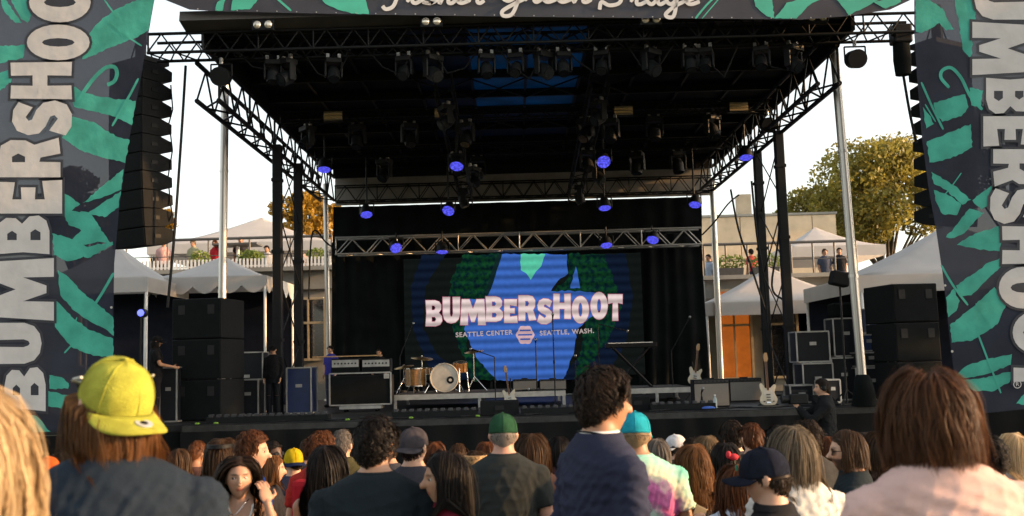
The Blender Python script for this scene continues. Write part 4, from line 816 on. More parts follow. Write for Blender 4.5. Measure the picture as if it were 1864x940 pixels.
def gstand(label, px, py, Y, zb):
    q = at(px, py, Y); t = thing('guitar_stand', label, 'stand', (q.x, Y + .12, zb)); z = max(.1, q.z - zb)
    MB().cyl((0, .06, 0), (0, .0, z + .45), .012).build('mast', BLKMET, t)
    for s_ in (-1, 1): MB().cyl((0, .03, z * .6), (s_ * .18, -.08, 0), .01).build('leg', BLKMET, t); MB().cyl((s_ * .08, 0, z * .7), (s_ * .08, -.17, z * .7), .009).build('arm', BLKMET, t)
guitar('cream electric guitar standing in front of the centre amplifiers', 930, 740, 664, 19.5, R(-7), 0); gstand('black stand holding the cream guitar by the drum riser', 930, 740, 19.5, FLOOR)
guitar('cream electric guitar leaning by the right drape', 1264, 700, 624, 20.6, R(10), 0); gstand('black stand holding the guitar by the right drape', 1264, 700, 20.6, FLOOR)
guitar('cream electric guitar with a full front view beside the combo amplifiers', 1400, 738, 641, 17.5, R(1), 0); gstand('black stand holding the full-view guitar', 1400, 738, 17.5, FLOOR)
# monitors, pedals, floor clutter
def wedge(label, px0, px1, py0, Y):
    a, c = at(px0, py0, Y), at(px1, py0, Y); wd = c.x - a.x; h = a.z - FLOOR; t = thing('monitor_wedge', label, 'monitor speaker', ((a.x + c.x) / 2, Y, FLOOR))
    pts = [(-wd / 2, -.05, .0), (-wd / 2, .38, .0), (-wd / 2, .42, .12), (-wd / 2, .06, h), (-wd / 2, -.05, h * .92)]
    bevel(MB().prism(pts, (wd, 0, 0)).build('cabinet', PLY, t), .012); MB().prism([(-wd * .46, .44, .14), (-wd * .46, .10, h - .02), (-wd * .46, .11, h), (-wd * .46, .45, .16)], (wd * .92, 0, 0)).build('grille', GRILLE, t)
    MB().box((0, -.056, h * .5), (.14, .012, .07)).build('handle', MATS['handle_recess'], t)
wedge('black monitor wedge behind the green cap', 874, 944, 730, 16.75); wedge('black monitor wedge beside the head of the man in the navy sweater', 1138, 1182, 720, 17.0); wedge('black monitor wedge near the foot of the silver pole', 1490, 1530, 735, 16.9)
for pxl, pxr, py, Y, lab in ((1182, 1300, 738, 16.9, 'long low black pedal tray in front of the keyboard riser'), (380, 600, 757, 16.7, 'long low black cable tray along the stage edge near the bass rig'), (715, 870, 752, 16.8, 'long low black cable tray in front of the drum riser'), (948, 1060, 748, 16.8, 'low black pedal tray at centre stage')):
    a, c = at(pxl, py, Y), at(pxr, py, Y); t = thing('pedal_tray', lab, 'tray', ((a.x + c.x) / 2, Y, FLOOR)); wd = c.x - a.x
    MB().box((0, 0, .05), (wd, .3, .1)).build('tray', BLACK, t); n = int(wd / .12)
    for k in range(n): bevel(MB().box((-wd / 2 + (k + .5) * wd / n, -.06, .12), (.07, .1, .045)).build('slot', mat('tray_rib', (.035, .036, .04), .4), t), .006)
GT = mat('green_glint_paint', (.16, .30, .03), .6)
for k, (px, py) in enumerate(((358, 783), (392, 780), (632, 774), (748, 768), (1092, 762), (870, 766))):
    q = at(px, py, 16.42); tag(bevel(MB().box((q.x, 16.45, FLOOR + .015), (.07, .04, .03)).build('glint', GT)), 'painted lime green marker on the front edge of the stage', 'glint', 'painted lime glints along the stage edge')  # small green blocks stand in for glints of light, painted in
q = at(1302, 740, 17.2); t = thing('water_bottle', 'clear water bottle standing in front of the tall amplifier', 'bottle', (q.x, 17.2, FLOOR)); smooth_angle(MB().loft([(0, 0, 0, .035, .035), (0, 0, .14, .035, .035), (0, 0, .18, .014, .014), (0, 0, .2, .014, .014)], 14).build('bottle', mat('pale_plastic', (.35, .42, .42), .1), t)); MB().cyl((0, 0, .2), (0, 0, .22), .016).build('cap', WHITEP, t)
q = at(1290, 752, 16.6); tag(smooth_angle(MB().ell((q.x, 16.6, FLOOR + .03), (.11, .06, .03), 14, 8).build('towel', mat('blue_cloth', (.05, .12, .45), .9))), 'small crumpled blue cloth on the stage edge by the water bottle', 'cloth')
for k in range(9):
    r_ = random.Random(k + 40); x0 = -4.6 + k * 1.15; pts = [Vector((x0 + i * .14, 16.55 + .22 * math.sin(i * .9 + k) + .02 * i, FLOOR + .014)) for i in range(12)]
    tag(MB().tube(pts, .012).build('floor_cable', BLACK), 'thin black cable snaking over the front of the stage deck', 'cable', 'cables along the stage front')
# road cases and racks on the right wing, gear on the left wing
CASE = mat('black_case_laminate', (.009, .010, .013), .5, bump=.1, spec=.2); BCASE = mat('blue_case_laminate', (.010, .022, .075), .4)
def case(label, px0, px1, py0, py1, Y, dep, m, zb=None, rot=0):
    a, c = at(px0, py1, Y), at(px1, py0, Y); zb = a.z if zb is None else zb; wd, h = c.x - a.x, c.z - zb; t = thing('road_case', label, 'road case', ((a.x + c.x) / 2, Y + dep / 2, zb), rot)
    MB().box((0, 0, h / 2), (wd - .02, dep - .02, h - .02)).build('shell', m, t)
    for x in (-1, 1):
        for y in (-1, 1): MB().box((x * wd / 2, y * dep / 2, h / 2), (.025, .025, h - .03)).build('edge', ALU, t)
        for z in (0.012, h - .012): MB().box((x * wd / 2, 0, z), (.025, dep - .03, .025)).build('edge', ALU, t)
    for y in (-1, 1):
        for z in (0.012, h - .012): MB().box((0, y * dep / 2, z), (wd - .03, .025, .025)).build('edge', ALU, t)
    MB().box((0, -dep / 2 - .005, h * .6), (min(.12, wd * .3), .012, .06)).build('latch', ALU, t)
    return t
W = FLOOR + .003
case('black road case at the bottom of the pile, next to the camera operator', 1465, 1515, 660, 738, 18.4, .6, CASE, W); z1 = at(1490, 660, 18.4).z
case('black road case standing on the pile beside the camera operator', 1452, 1508, 602, 662, 18.45, .5, CASE, z1 + .003)
case('black equipment rack in the middle of the road case pile', 1518, 1558, 650, 738, 18.5, .6, CASE, W); z2 = at(1538, 650, 18.5).z
case('tall black equipment rack on top of the pile behind the silver pole', 1520, 1562, 578, 652, 18.6, .5, CASE, z2 + .003)
case('long black case with silver edges beside the silver pole', 1562, 1618, 668, 738, 18.3, .6, CASE, W); z3 = at(1590, 668, 18.3).z
case('wide black case lying on top beside the silver pole', 1545 + 15, 1615, 640, 668, 18.3, .6, CASE, z3 + .003); z4 = at(1590, 640, 18.3).z
case('blue road case on top of the wide black case', 1566, 1600, 608, 640, 18.35, .4, BCASE, z4 + .003)
case('small black case with a pink label near the guitar', 1440, 1480, 700, 738, 18.0, .4, CASE, W)
case('blue equipment case behind the black-clad technician', 522, 566, 668, 748, 19.2, .6, BCASE, FLOOR + .003)
case('black case with silver edges beside the speaker stack', 432, 470, 690, 752, 19.0, .5, CASE, FLOOR + .003)
case('silver-edged black rack behind the speaker stack', 420, 478, 640, 690, 20.2, .5, CASE, FLOOR + .003)
case('black mixing console case in front of the technician in the black cap', 290, 322, 668, 760, 17.4, .6, CASE, FLOOR + .003)
for px, py, lab in ((1522, 568, 'black box draped over the top of the equipment rack'),):
    q = at(px, 560, 18.6); tag(bevel(MB().box((q.x + .2, 18.8, at(1540, 578, 18.6).z + .14), (.5, .4, .26)).build('equipment_box', FABRIC), .04), lab, 'box')

# added trees out of view, placed to shade the stage from the low sun
def added_shade_tree(label, x, y, h, rad, seed):
    r = random.Random(seed); t = thing('tree', label, 'tree', (x, y, gz(y) - .05)); tr = MB().cyl((0, 0, 0), (.1, 0, h * .6), .3, .16, 10); Q = []
    for k in range(26):
        th = r.uniform(0, 6.28); rr = r.uniform(.2, .8) * rad; z = h * r.uniform(.25, .95); c_ = (rr * math.cos(th), rr * math.sin(th), z); tr.cyl((.05, 0, min(z * .6, h * .5)), c_, .07, .02, 6); s_ = rad * r.uniform(.3, .45); Q.append(leaf_cloud(c_, (s_, s_, s_ * .8), 420, .16, seed * 40 + k))
    link('trunk', tr.mesh('trunk', MATS['bark']), t); link('crown', quads_mesh('crown', np.concatenate(Q), LG), t)
for k, (y, nm) in enumerate(((10.2, 'nearest the lawn path'), (14.2, 'second along the lawn edge'), (18.4, 'third along the lawn edge, level with the stage'), (22.6, 'level with the rear of the stage'))):
    added_shade_tree('added unseen olive tree shading the stage, ' + nm, 25 + (k % 2), y, 11.5, 3.0, 70 + k)
case('small black case leaning on the rack beside the camera operator', 1500, 1526, 690, 738, 17.6, .35, CASE, W, .2)
case('small blue bag-topped case behind the silver pole', 1582, 1622, 560, 606, 19.4, .4, BCASE, at(1600, 606, 19.4).z)
case('black case under the small blue case behind the silver pole', 1578, 1626, 606, 738, 19.4, .6, CASE, W)
for k in range(9):
    x0 = 430 + k * 118; pts = [at(x0, 92 - k * 2.5, 15.65), at(x0 + 30, 122 - k * 2.5 + (k * 37) % 23, 15.7), at(x0 + 62, 128 - k * 2.5 + (k * 53) % 31, 15.75), at(x0 + 92, 90 - k * 2.5, 15.65)]
    tag(MB().tube([Vector(p) for p in (lambda P: [P[0].lerp(P[1], .5) if i == 1 else P[i // 2] if i % 2 == 0 else P[i // 2].lerp(P[i // 2 + 1], .5) for i in range(7)])(pts)], .012).build('cable', BLACK), 'slack black cable looping under the front roof truss', 'cable', 'cable loops under the front truss')
# ---------------------------------------------------------------- people
SKINS = {}
def skin_mat(c):
    if c in SKINS: return SKINS[c]
    m = bpy.data.materials.new('skin'); m.use_nodes = True; t = m.node_tree; N = t.nodes; b_ = N['Principled BSDF']
    at_ = N.new('ShaderNodeAttribute'); at_.attribute_name = 'tint'; nz = N.new('ShaderNodeTexNoise'); nz.inputs['Scale'].default_value = 30; tc = N.new('ShaderNodeTexCoord'); t.links.new(tc.outputs['Object'], nz.inputs['Vector'])
    mr = N.new('ShaderNodeMapRange'); mr.inputs['To Min'].default_value = .88; mr.inputs['To Max'].default_value = 1.1; t.links.new(nz.outputs['Fac'], mr.inputs['Value'])
    ml = N.new('ShaderNodeVectorMath'); ml.operation = 'SCALE'; t.links.new(at_.outputs['Color'], ml.inputs[0]); t.links.new(mr.outputs[0], ml.inputs['Scale']); t.links.new(ml.outputs[0], b_.inputs['Base Color'])
    b_.inputs['Roughness'].default_value = .5; b_.inputs['Subsurface Weight'].default_value = .12; b_.inputs['Subsurface Radius'].default_value = (.02, .008, .004); b_.inputs['Specular IOR Level'].default_value = .35
    SKINS[c] = m; return m
def cloth_mat(name, c, tie=False):
    if name in MATS: return MATS[name]
    m = mat(name, c, .9, var=.12, scale=5, bump=.25, bscale=350, spec=.15)
    return m
def tiedye():
    if 'tiedye' in MATS: return MATS['tiedye']
    m = bpy.data.materials.new('tie_dye_cotton'); m.use_nodes = True; t = m.node_tree; N = t.nodes; b_ = N['Principled BSDF']; b_.inputs['Roughness'].default_value = .9
    tc = N.new('ShaderNodeTexCoord'); mp = N.new('ShaderNodeMapping'); mp.inputs['Location'].default_value = (0, 0, -1.17); t.links.new(tc.outputs['Object'], mp.inputs[0])
    nz = N.new('ShaderNodeTexNoise'); nz.inputs['Scale'].default_value = 14; nz.inputs['Detail'].default_value = 4; t.links.new(mp.outputs[0], nz.inputs['Vector'])
    ad = N.new('ShaderNodeMixRGB'); ad.blend_type = 'ADD'; ad.inputs[0].default_value = .13; t.links.new(mp.outputs[0], ad.inputs[1]); t.links.new(nz.outputs['Color'], ad.inputs[2])
    ln = N.new('ShaderNodeVectorMath'); ln.operation = 'LENGTH'; t.links.new(ad.outputs[0], ln.inputs[0]); cr = N.new('ShaderNodeValToRGB'); e = cr.color_ramp.elements
    e[0].position = .08; e[0].color = (.45, .5, .40, 1); e[1].position = .45; e[1].color = (.12, .42, .33, 1)
    for p_, c_ in ((.17, (.30, .42, .36, 1)), (.22, (.36, .07, .22, 1)), (.29, (.42, .12, .28, 1)), (.33, (.55, .52, .38, 1)), (.40, (.25, .50, .40, 1))): x = e.new(p_); x.color = c_
    t.links.new(ln.outputs['Value'], cr.inputs[0]); t.links.new(cr.outputs[0], b_.inputs['Base Color']); MATS['tiedye'] = m; return m
def floral():
    if 'floral' in MATS: return MATS['floral']
    m = mat('floral_cotton', (.5, .06, .02), .9); t = m.node_tree; N = t.nodes; v = N.new('ShaderNodeTexVoronoi'); v.inputs['Scale'].default_value = 22; tc = N.new('ShaderNodeTexCoord'); t.links.new(tc.outputs['Object'], v.inputs['Vector'])
    cr = N.new('ShaderNodeValToRGB'); e = cr.color_ramp.elements; e[0].position = .2; e[0].color = (.3, .12, .15, 1); e[1].position = .4; e[1].color = (.50, .07, .02, 1); t.links.new(v.outputs['Distance'], cr.inputs[0]); t.links.new(cr.outputs[0], N['Principled BSDF'].inputs['Base Color']); MATS['floral'] = m; return m
def hair_mat(name, c0, c1):
    if name in MATS: return MATS[name]
    m = bpy.data.materials.new(name); m.use_nodes = True; t = m.node_tree; N = t.nodes; b_ = N['Principled BSDF']; b_.inputs['Roughness'].default_value = .5; b_.inputs['Specular IOR Level'].default_value = .18
    g = N.new('ShaderNodeNewGeometry'); cr = N.new('ShaderNodeValToRGB'); cr.color_ramp.elements[0].color = (*c0, 1); cr.color_ramp.elements[1].color = (*c1, 1); t.links.new(g.outputs['Random Per Island'], cr.inputs[0]); t.links.new(cr.outputs[0], b_.inputs['Base Color'])
    tr = N.new('ShaderNodeBsdfTranslucent'); t.links.new(cr.outputs[0], tr.inputs[0]); mx = N.new('ShaderNodeMixShader'); mx.inputs[0].default_value = .35; t.links.new(b_.outputs[0], mx.inputs[1]); t.links.new(tr.outputs[0], mx.inputs[2]); t.links.new(mx.outputs[0], N['Material Output'].inputs[0])
    MATS[name] = m; return m
HAIRC = {'black': ((.005, .004, .004), (.018, .013, .010)), 'dark': ((.010, .007, .005), (.035, .021, .013)), 'brown': ((.025, .014, .008), (.085, .045, .022)), 'chestnut': ((.03, .013, .006), (.13, .055, .022)), 'auburn': ((.04, .014, .006), (.15, .055, .02)), 'ginger': ((.07, .028, .010), (.24, .11, .04)), 'blonde': ((.32, .22, .11), (.72, .55, .33)), 'dirty': ((.08, .055, .03), (.26, .18, .10)), 'grey': ((.06, .05, .045), (.20, .175, .15)), 'ashy': ((.06, .045, .03), (.24, .19, .13))}
HC = Vector((0, .016, 1.606)); HR = np.array([.078, .098, .120])
def head_geo(b_, M, male):
    nu, nv = 44, 30; vs_ = []
    for j in range(nv + 1):
        ph = math.pi * j / nv
        for i in range(nu):
            th = 2 * math.pi * i / nu; x, y, z = math.sin(ph) * math.cos(th), math.sin(ph) * math.sin(th), -math.cos(ph)
            X, Y, Z = .074 * x, .096 * y, .118 * z
            if z < 0:
                X *= 1 - .30 * (-z) ** 1.5
                if y < 0: Y *= 1 - .45 * (-z)
                else: Y *= 1 - .06 * (-z)
            if y > 0: Y *= .94 + .02 * max(0, -z)
            for ex in (-.031, .031):
                d = ((X - ex) / .017) ** 2 + ((Z - .004) / .012) ** 2
                if y > 0: Y -= .011 * math.exp(-d)
            if y > 0:
                Y += .006 * math.exp(-((Z - .026) / .009) ** 2) * math.exp(-(X / .045) ** 2)
                Y += .006 * math.exp(-((Z + .058) / .008) ** 2 - (X / .02) ** 2) + .004 * math.exp(-((Z + .075) / .006) ** 2 - (X / .016) ** 2)
                Y += (.012 if male else .009) * math.exp(-((Z + .103) / .016) ** 2 - (X / .022) ** 2)
            vs_.append(M @ Vector((X, Y, Z)))
    b_.add(vs_, [(j * nu + i, j * nu + (i + 1) % nu, (j + 1) * nu + (i + 1) % nu, (j + 1) * nu + i) for j in range(nv) for i in range(nu)])
    n = [(0, .083, .022), (0, .100, -.012), (0, .110, -.026), (0, .098, -.036)]; wd = [.008, .009, .014, .011]
    for a, c, r0, r1 in zip(n[:-1], n[1:], wd[:-1], wd[1:]): b_.cyl(M @ Vector(a), M @ Vector(c), r0, r1, 8)
    b_.ell(M @ Vector((0, .101, -.028)), (.0145, .012, .010), 10, 8)
    for s_ in (-1, 1):
        e = [(s_ * (.078 + .006 * math.sin(k)), -.010 + .018 * math.cos(k / 9 * 6.28), .0 + .030 * math.sin(k / 9 * 6.28)) for k in range(9)]
        b_.ell(M @ Vector((s_ * .077, -.008, -.002)), (.010, .019, .031), 10, 8, M.to_3x3() @ Matrix.Rotation(s_ * .35, 3, 'Z'))
def hand_geo(b_, wrist, d, palm_n, side, curl=.5, r_=.0085):
    "palm, four bent fingers and a thumb growing from the side of the palm"
    d = Vector(d).normalized(); n = Vector(palm_n); n = (n - d * n.dot(d)).normalized(); s_ = d.cross(n).normalized() * side; W_ = Vector(wrist); rot = Matrix((s_, n, d)).transposed()
    b_.ell(W_ + d * .045, (.040, .016, .052), 12, 8, rot)
    for k, L in enumerate((.068, .078, .073, .056)):
        p = W_ + d * .085 + s_ * (.030 - .020 * k); a = 0.
        for f, rr in ((.45, 1.0), (.32, .92), (.23, .82)):
            a += curl * (.8 if f > .4 else 1.); e = p + (d * math.cos(a) + n * math.sin(a)) * L * f; b_.cyl(p, e, r_ * rr, r_ * rr * .95, 8); b_.ell(e, (r_ * rr * .96,) * 3, 8, 6); p = e
    p = W_ + d * .025 + s_ * .032; q = p + (s_ * .75 + d * .55 + n * .25).normalized() * .045; e = q + (d * .9 + s_ * .15 + n * (.3 + curl * .4)).normalized() * .035
    b_.cyl(p, q, r_ * 1.35, r_ * 1.1, 8); b_.ell(q, (r_ * 1.12,) * 3, 8, 6); b_.cyl(q, e, r_ * 1.1, r_ * .9, 8); b_.ell(e, (r_ * .92,) * 3, 8, 6)
PEND = []
def hair_geo(L, n, wd, curl=0, freq=3, vol=.03, front=.52, seed=0, steps=10, back=-.55, sweep=1.0, out=.1, zend=None, keep=None):
    "ribbon strands: rooted on the scalp, combed from the crown, hanging to the height zend (long styles) or of length L (short ones)"
    r = np.random.default_rng(seed); N0 = n * 3
    k = np.arange(N0) + .5; z = 1 - 2 * k / N0; th = k * 2.399963 + r.uniform(0, .3, N0); D = np.stack([np.sqrt(1 - z * z) * np.cos(th), np.sqrt(1 - z * z) * np.sin(th), z], 1)
    az = np.degrees(np.abs(np.arctan2(D[:, 0], D[:, 1]))); lim = np.interp(az, [0, 35, 62, 80, 105, 125, 180], [front, front - .04, .30, .02, -.12, back + .2, back])
    D = D[D[:, 2] > lim]; D = D[r.permutation(len(D))[:n]]; m = len(D)
    ng = max(30, m // 7); g = D[r.permutation(m)[:ng]]; gi = np.argmax(D @ g.T, 1)
    gv = r.normal(size=(ng, 3)); top = np.clip((D[:, 2] + .5) / 1.3, .15, 1)
    lay = vol * top * (.80 + .20 * r.uniform(0, 1, ng)[gi]) * r.uniform(.72, 1.05, m) * np.where(r.uniform(0, 1, m) < .03, 1.35, 1) + .012
    P = D * HR * 1.01; ph = r.uniform(0, 6.28, ng)[gi] + r.normal(size=m) * .3
    if zend is not None: ln = np.maximum(.03, (P[:, 2] - zend)) * (1.0 + .38 * np.clip(D[:, 2], 0, 1)) * (1 + .05 * gv[gi, 0]) * r.uniform(.9, 1.03, m)
    else: ln = L * r.uniform(.8, 1.08, m) * np.interp(D[:, 2], [-.6, -.1, .5], [.28, .6, 1]) * (1 + .1 * gv[gi, 0])
    crown = np.array([0, -.35, .94]); pts = [P.copy()]
    sxn = np.where(np.abs(D[:, 0]) < .02, r.choice([-1, 1], m), np.sign(D[:, 0]))
    for s_ in range(steps):
        nrm = P / (HR ** 2); nrm /= np.linalg.norm(nrm, axis=1)[:, None]
        flow = D - crown; flow[:, 0] += sxn * np.clip(D[:, 1] + .3, 0, 1) * 1.1 * sweep; flow[:, 1] -= np.clip(D[:, 1] + .2, 0, 1) * 1.3 * sweep; flow[:, 2] -= .55
        f = flow - nrm * (flow * nrm).sum(1)[:, None]; f /= np.linalg.norm(f, axis=1)[:, None] + 1e-6
        w_ = np.clip((.06 - P[:, 2]) / .08, 0, 1) if zend is not None else np.zeros(m)
        d = f * (1 - w_[:, None]) + np.array([0, 0, -1.]) * w_[:, None] + nrm * (out if s_ < 2 else 0.) * (1 - w_[:, None]) + gv[gi] * (.05 if zend is not None else .22) + r.normal(size=(m, 3)) * .02
        if zend is not None: d[:, :2] -= P[:, :2] * (2.2 * np.clip(-P[:, 2] - .06, 0, .12) / .12)[:, None]
        d /= np.linalg.norm(d, axis=1)[:, None]; P = P + d * (ln / steps)[:, None]
        q = P / HR; rad = np.linalg.norm(q, axis=1); tgt = 1 + lay; push = (rad < tgt); qn = q / rad[:, None]; P = np.where(push[:, None], qn * tgt[:, None] * HR, P)
        side = np.hypot(P[:, 0] / .080, P[:, 1] / .088); fl = np.interp(P[:, 2], [-.14, -.05], [.80, 1.0]) + lay * 1.1; lo = (P[:, 2] < -.02) & (side < fl); sc_ = fl / np.maximum(side, .05)
        if zend is not None: P[:, :2] = np.where(lo[:, None], P[:, :2] * np.clip(sc_, 1, 2.5)[:, None], P[:, :2])
        face = (P[:, 1] > .03) & (P[:, 2] < .075) & (np.abs(P[:, 0]) < .076); P[:, 0] = np.where(face, sxn * .079, P[:, 0]); P[:, 1] = np.where(face, np.minimum(P[:, 1], .045), P[:, 1])
        sh = (P[:, 2] < -.112); bk = np.where(P[:, 1] <= .02, -1., 1.); yy = .118 * np.clip((-P[:, 2] - .07) / .12, .45, 1.05) * np.sqrt(np.clip(1 - (P[:, 0] / .24) ** 2, .1, 1)); P[:, 1] = np.where(sh & (np.abs(P[:, 1]) < yy), bk * (yy + lay * .1), P[:, 1])
        Q = P.copy()
        if curl:
            a = ph + freq * (s_ + 1) / steps * 6.283; rad_ = curl * min(1, (s_ + 1) / 4); T = np.cross(d, nrm); T /= np.linalg.norm(T, axis=1)[:, None] + 1e-9; Q = P + T * (np.cos(a) * rad_)[:, None] + nrm * ((np.sin(a) + .8) * rad_ * .6)[:, None]
        pts.append(Q)
    S = np.stack(pts, 1); nrm = S / (HR ** 2); nrm /= np.linalg.norm(nrm, axis=2)[:, :, None]; T = np.gradient(S, axis=1); B = np.cross(T, nrm); B /= np.linalg.norm(B, axis=2)[:, :, None] + 1e-9
    tw = r.normal(size=(m, 1, 1)) * .35; B = B + nrm * tw; tp = np.interp(np.arange(steps + 1), [0, steps * .6, steps], [.8, 1, .2])[None, :, None]; wv = wd * r.uniform(.6, 1.3, (m, 1, 1))
    A, C = S + B * wv * tp, S - B * wv * tp; V = np.stack([A, C], 2).reshape(-1, 3); base = (np.arange(m) * (steps + 1) * 2)[:, None] + (np.arange(steps) * 2)[None]; F = np.stack([base, base + 1, base + 3, base + 2], 2).reshape(-1, 4)
    return V, F
def np_mesh(name, V, F, m, smooth=True):
    me = bpy.data.meshes.new(name); me.vertices.add(len(V)); me.vertices.foreach_set('co', np.ascontiguousarray(V, dtype=np.float32).ravel()); n = len(F); me.loops.add(n * 4); me.loops.foreach_set('vertex_index', np.ascontiguousarray(F, dtype=np.int32).ravel()); me.polygons.add(n); me.polygons.foreach_set('loop_start', np.arange(0, n * 4, 4, dtype=np.int32)); me.update(calc_edges=True); me.materials.append(m)
    if smooth: me.polygons.foreach_set('use_smooth', [True] * n)
    return me
STY = {'short': dict(L=.045, vol=.07, out=.35), 'crop': dict(L=.020, vol=.03, out=.5), 'curly': dict(L=.085, vol=.16, curl=.010, freq=2.2, out=.6), 'messy': dict(L=.07, vol=.15, curl=.006, freq=1.1, out=.5),
       'bob': dict(L=1, zend=-.165, vol=.17, curl=.004, freq=1.2), 'long': dict(L=1, zend=-.34, vol=.11, curl=.004, freq=1.6), 'wavy': dict(L=1, zend=-.30, vol=.15, curl=.010, freq=2.6), 'neck': dict(L=1, zend=-.12, vol=.10, curl=.003, freq=1.0)}
CAPSH = {}
def person(label, px, top, Y, yaw, hyaw=0, skin=(.42, .24, .15), shirt=('tee', (.02, .02, .025)), hair=('short', 'dark'), cap=None, male=True, pants=(.03, .035, .06), arms=None, res=.016, hn=900, group=None, extra=None, zg=None, pitch=0, build=1.0, eyes=False, seed=None, beard=None, hw=None, drop=0.0):
    seed = int(px * 7 + top) if seed is None else seed
    T_ = at(px, top, Y); g = gz(Y) if zg is None else zg; H_ = T_.z - g; nom = 1.729 - drop + (.012 if hair[0] in ('crop', None) else .025) + (.012 if cap else 0); k = H_ / nom
    t = thing('person', label, 'person', (T_.x, Y, g), R(yaw), group or ('people in the crowd' if zg is None else 'people in the scene')); t.scale = (k, k, k)
    M = Matrix.Translation(HC + Vector((0, drop * .6, -drop))) @ Matrix.Rotation(R(hyaw), 4, 'Z') @ Matrix.Rotation(R(pitch), 4, 'X'); bw = build * (1.0 if male else .9)
    TS = [(0, 0, .90, .165, .115), (0, 0, .98, .168, .118), (0, 0, 1.10, .148, .105), (0, .005, 1.22, .160, .112), (0, .0, 1.31, .178, .118), (0, -.006, 1.38, .188, .104), (0, -.012, 1.43, .170, .086), (0, -.014, 1.462, .128, .074), (0, -.013, 1.488, .088, .066), (0, -.008, 1.515, .063, .060), (0, -.002, 1.56, .054, .056), (0, .004, 1.61, .052, .056)]
    TS = [(a, b_, z, rx * (bw if z < 1.5 else (1 if male else .86)), ry * (bw if z < 1.5 else (1 if male else .86))) for a, b_, z, rx, ry in TS]
    A = {s_: [Vector((s_ * .176 * bw, -.01, 1.376)), Vector((s_ * .225 * bw, -.03, 1.11)), Vector((s_ * .21 * bw, .06, .90))] for s_ in (-1, 1)}
    hd = {-1: (.5, None, None), 1: (.5, None, None)}
    for s_, v in (arms or {}).items():
        A[s_][1], A[s_][2] = Vector(v[0]), Vector(v[1]); hd[s_] = (v[2] if len(v) > 2 else .5, v[3] if len(v) > 3 else None, v[4] if len(v) > 4 else None)
    b_ = MB(); b_.loft(TS, 24); head_geo(b_, M, male); ar = .88 if not male else 1.0
    for s_ in (-1, 1):
        sh, el, wr = A[s_]; b_.ell(sh, (.058 * bw, .056, .058), 12, 8); b_.cyl(sh, el, .050 * ar, .038 * ar, 12); b_.ell(el, (.038 * ar,) * 3, 10, 8); b_.cyl(el, wr, .038 * ar, .026 * ar, 12); b_.ell(wr, (.026 * ar,) * 3, 10, 6)
        cu, d, n = hd[s_]; hand_geo(b_, wr, d or (wr - el), n or (-s_, 0, 0), s_, cu)
        hp, kn, an = Vector((s_ * .088, 0, .93)), Vector((s_ * .10, .012, .50)), Vector((s_ * .105, -.02, .08)); b_.cyl(hp, kn, .085, .055, 14); b_.ell(kn, (.055,) * 3, 10, 8); b_.cyl(kn, an, .054, .036, 12); b_.ell(an + Vector((0, .06, -.045)), (.038, .12, .034), 12, 8)
    bo = b_.build('body', skin_mat(skin), t); md = bo.modifiers.new('r', 'REMESH'); md.mode = 'VOXEL'; md.voxel_size = res; md.use_smooth_shade = True
    PEND.append((bo, 'body', dict(M=M, skin=skin, male=male, beard=beard)))
    # shirt
    kind, col = shirt; sm = tiedye() if col == 'tiedye' else floral() if col == 'floral' else cloth_mat('cloth_%02x%02x%02x' % tuple(int(c * 255) for c in col), col); s2 = MB(); e = .014
    top_z = 1.505 if kind != 'tank' else 1.40
    ss = [(a, b__, z, rx + e + (.012 if z < 1.3 else .0), ry + e + (.014 if z < 1.3 else .004)) for a, b__, z, rx, ry in TS if z < 1.50]
    if kind == 'tank': ss = [q for q in ss if q[2] < 1.36] + [(0, .0, 1.385, .15 * bw, .095 * bw)]
    else: ss += [(0, -.010, 1.502, .082 * (1 if male else .88), .075 * (1 if male else .9))]
    if kind in ('hoodie', 'jacket'): ss[-1] = (0, -.015, 1.525, .088, .085)
    s2.loft(ss, 28)
    if kind == 'tank':
        for s_ in (-1, 1): s2.tube([Vector((s_ * .095 * bw, .095, 1.34)), Vector((s_ * .10 * bw, .035, 1.462)), Vector((s_ * .10 * bw, -.07, 1.44)), Vector((s_ * .09 * bw, -.095, 1.34))], .012, 8)
    else:
        for s_ in (-1, 1):
            sh, el, wr = A[s_]; s2.ell(sh, (.068 * bw, .066, .066), 14, 10)
            if kind in ('long', 'jacket', 'hoodie'): s2.cyl(sh, el, .064, .054, 14); s2.ell(el, (.054,) * 3, 12, 8); s2.cyl(el, wr, .053, .040, 14)
            else: s2.cyl(sh, sh.lerp(el, .68), .066, .070, 16)
    so = s2.build('shirt', sm, t); md = so.modifiers.new('r', 'REMESH'); md.mode = 'VOXEL'; md.voxel_size = max(res, .010); md.use_smooth_shade = True; mm = so.modifiers.new('s', 'SMOOTH'); mm.factor = .5; mm.iterations = 9 if res < .02 else 1
    PEND.append((so, 'cloth', dict(seed=seed)))
    if res <= .012 and kind in ('tee', 'long'): smooth_angle(MB().loft([(0, -.012, 1.484, .106 * (1 if male else .9), .083), (0, -.010, 1.500, .091 * (1 if male else .9), .080), (0, -.009, 1.507, .082 * (1 if male else .88), .075)], 28).build('collar', sm, t), 60)
    pm = cloth_mat('trouser_%02x%02x%02x' % tuple(int(c * 255) for c in pants), pants); p_ = MB(); p_.loft([(0, 0, .80, .15, .12), (0, 0, .90, .178, .128), (0, 0, .99, .176, .126)], 22)
    for s_ in (-1, 1): p_.cyl((s_ * .088, 0, .90), (s_ * .10, .012, .5), .098, .072, 16); p_.cyl((s_ * .10, .012, .5), (s_ * .105, -.015, .06), .072, .062, 16)
    smooth_angle(p_.build('trousers', pm, t), 60)
    for s_ in (-1, 1): smooth_angle(MB().ell((s_ * .105, .045, .04), (.048, .135, .05), 14, 8).build('shoe', BLACK, t), 60)
    # hair
    sty, hc = hair[:2]
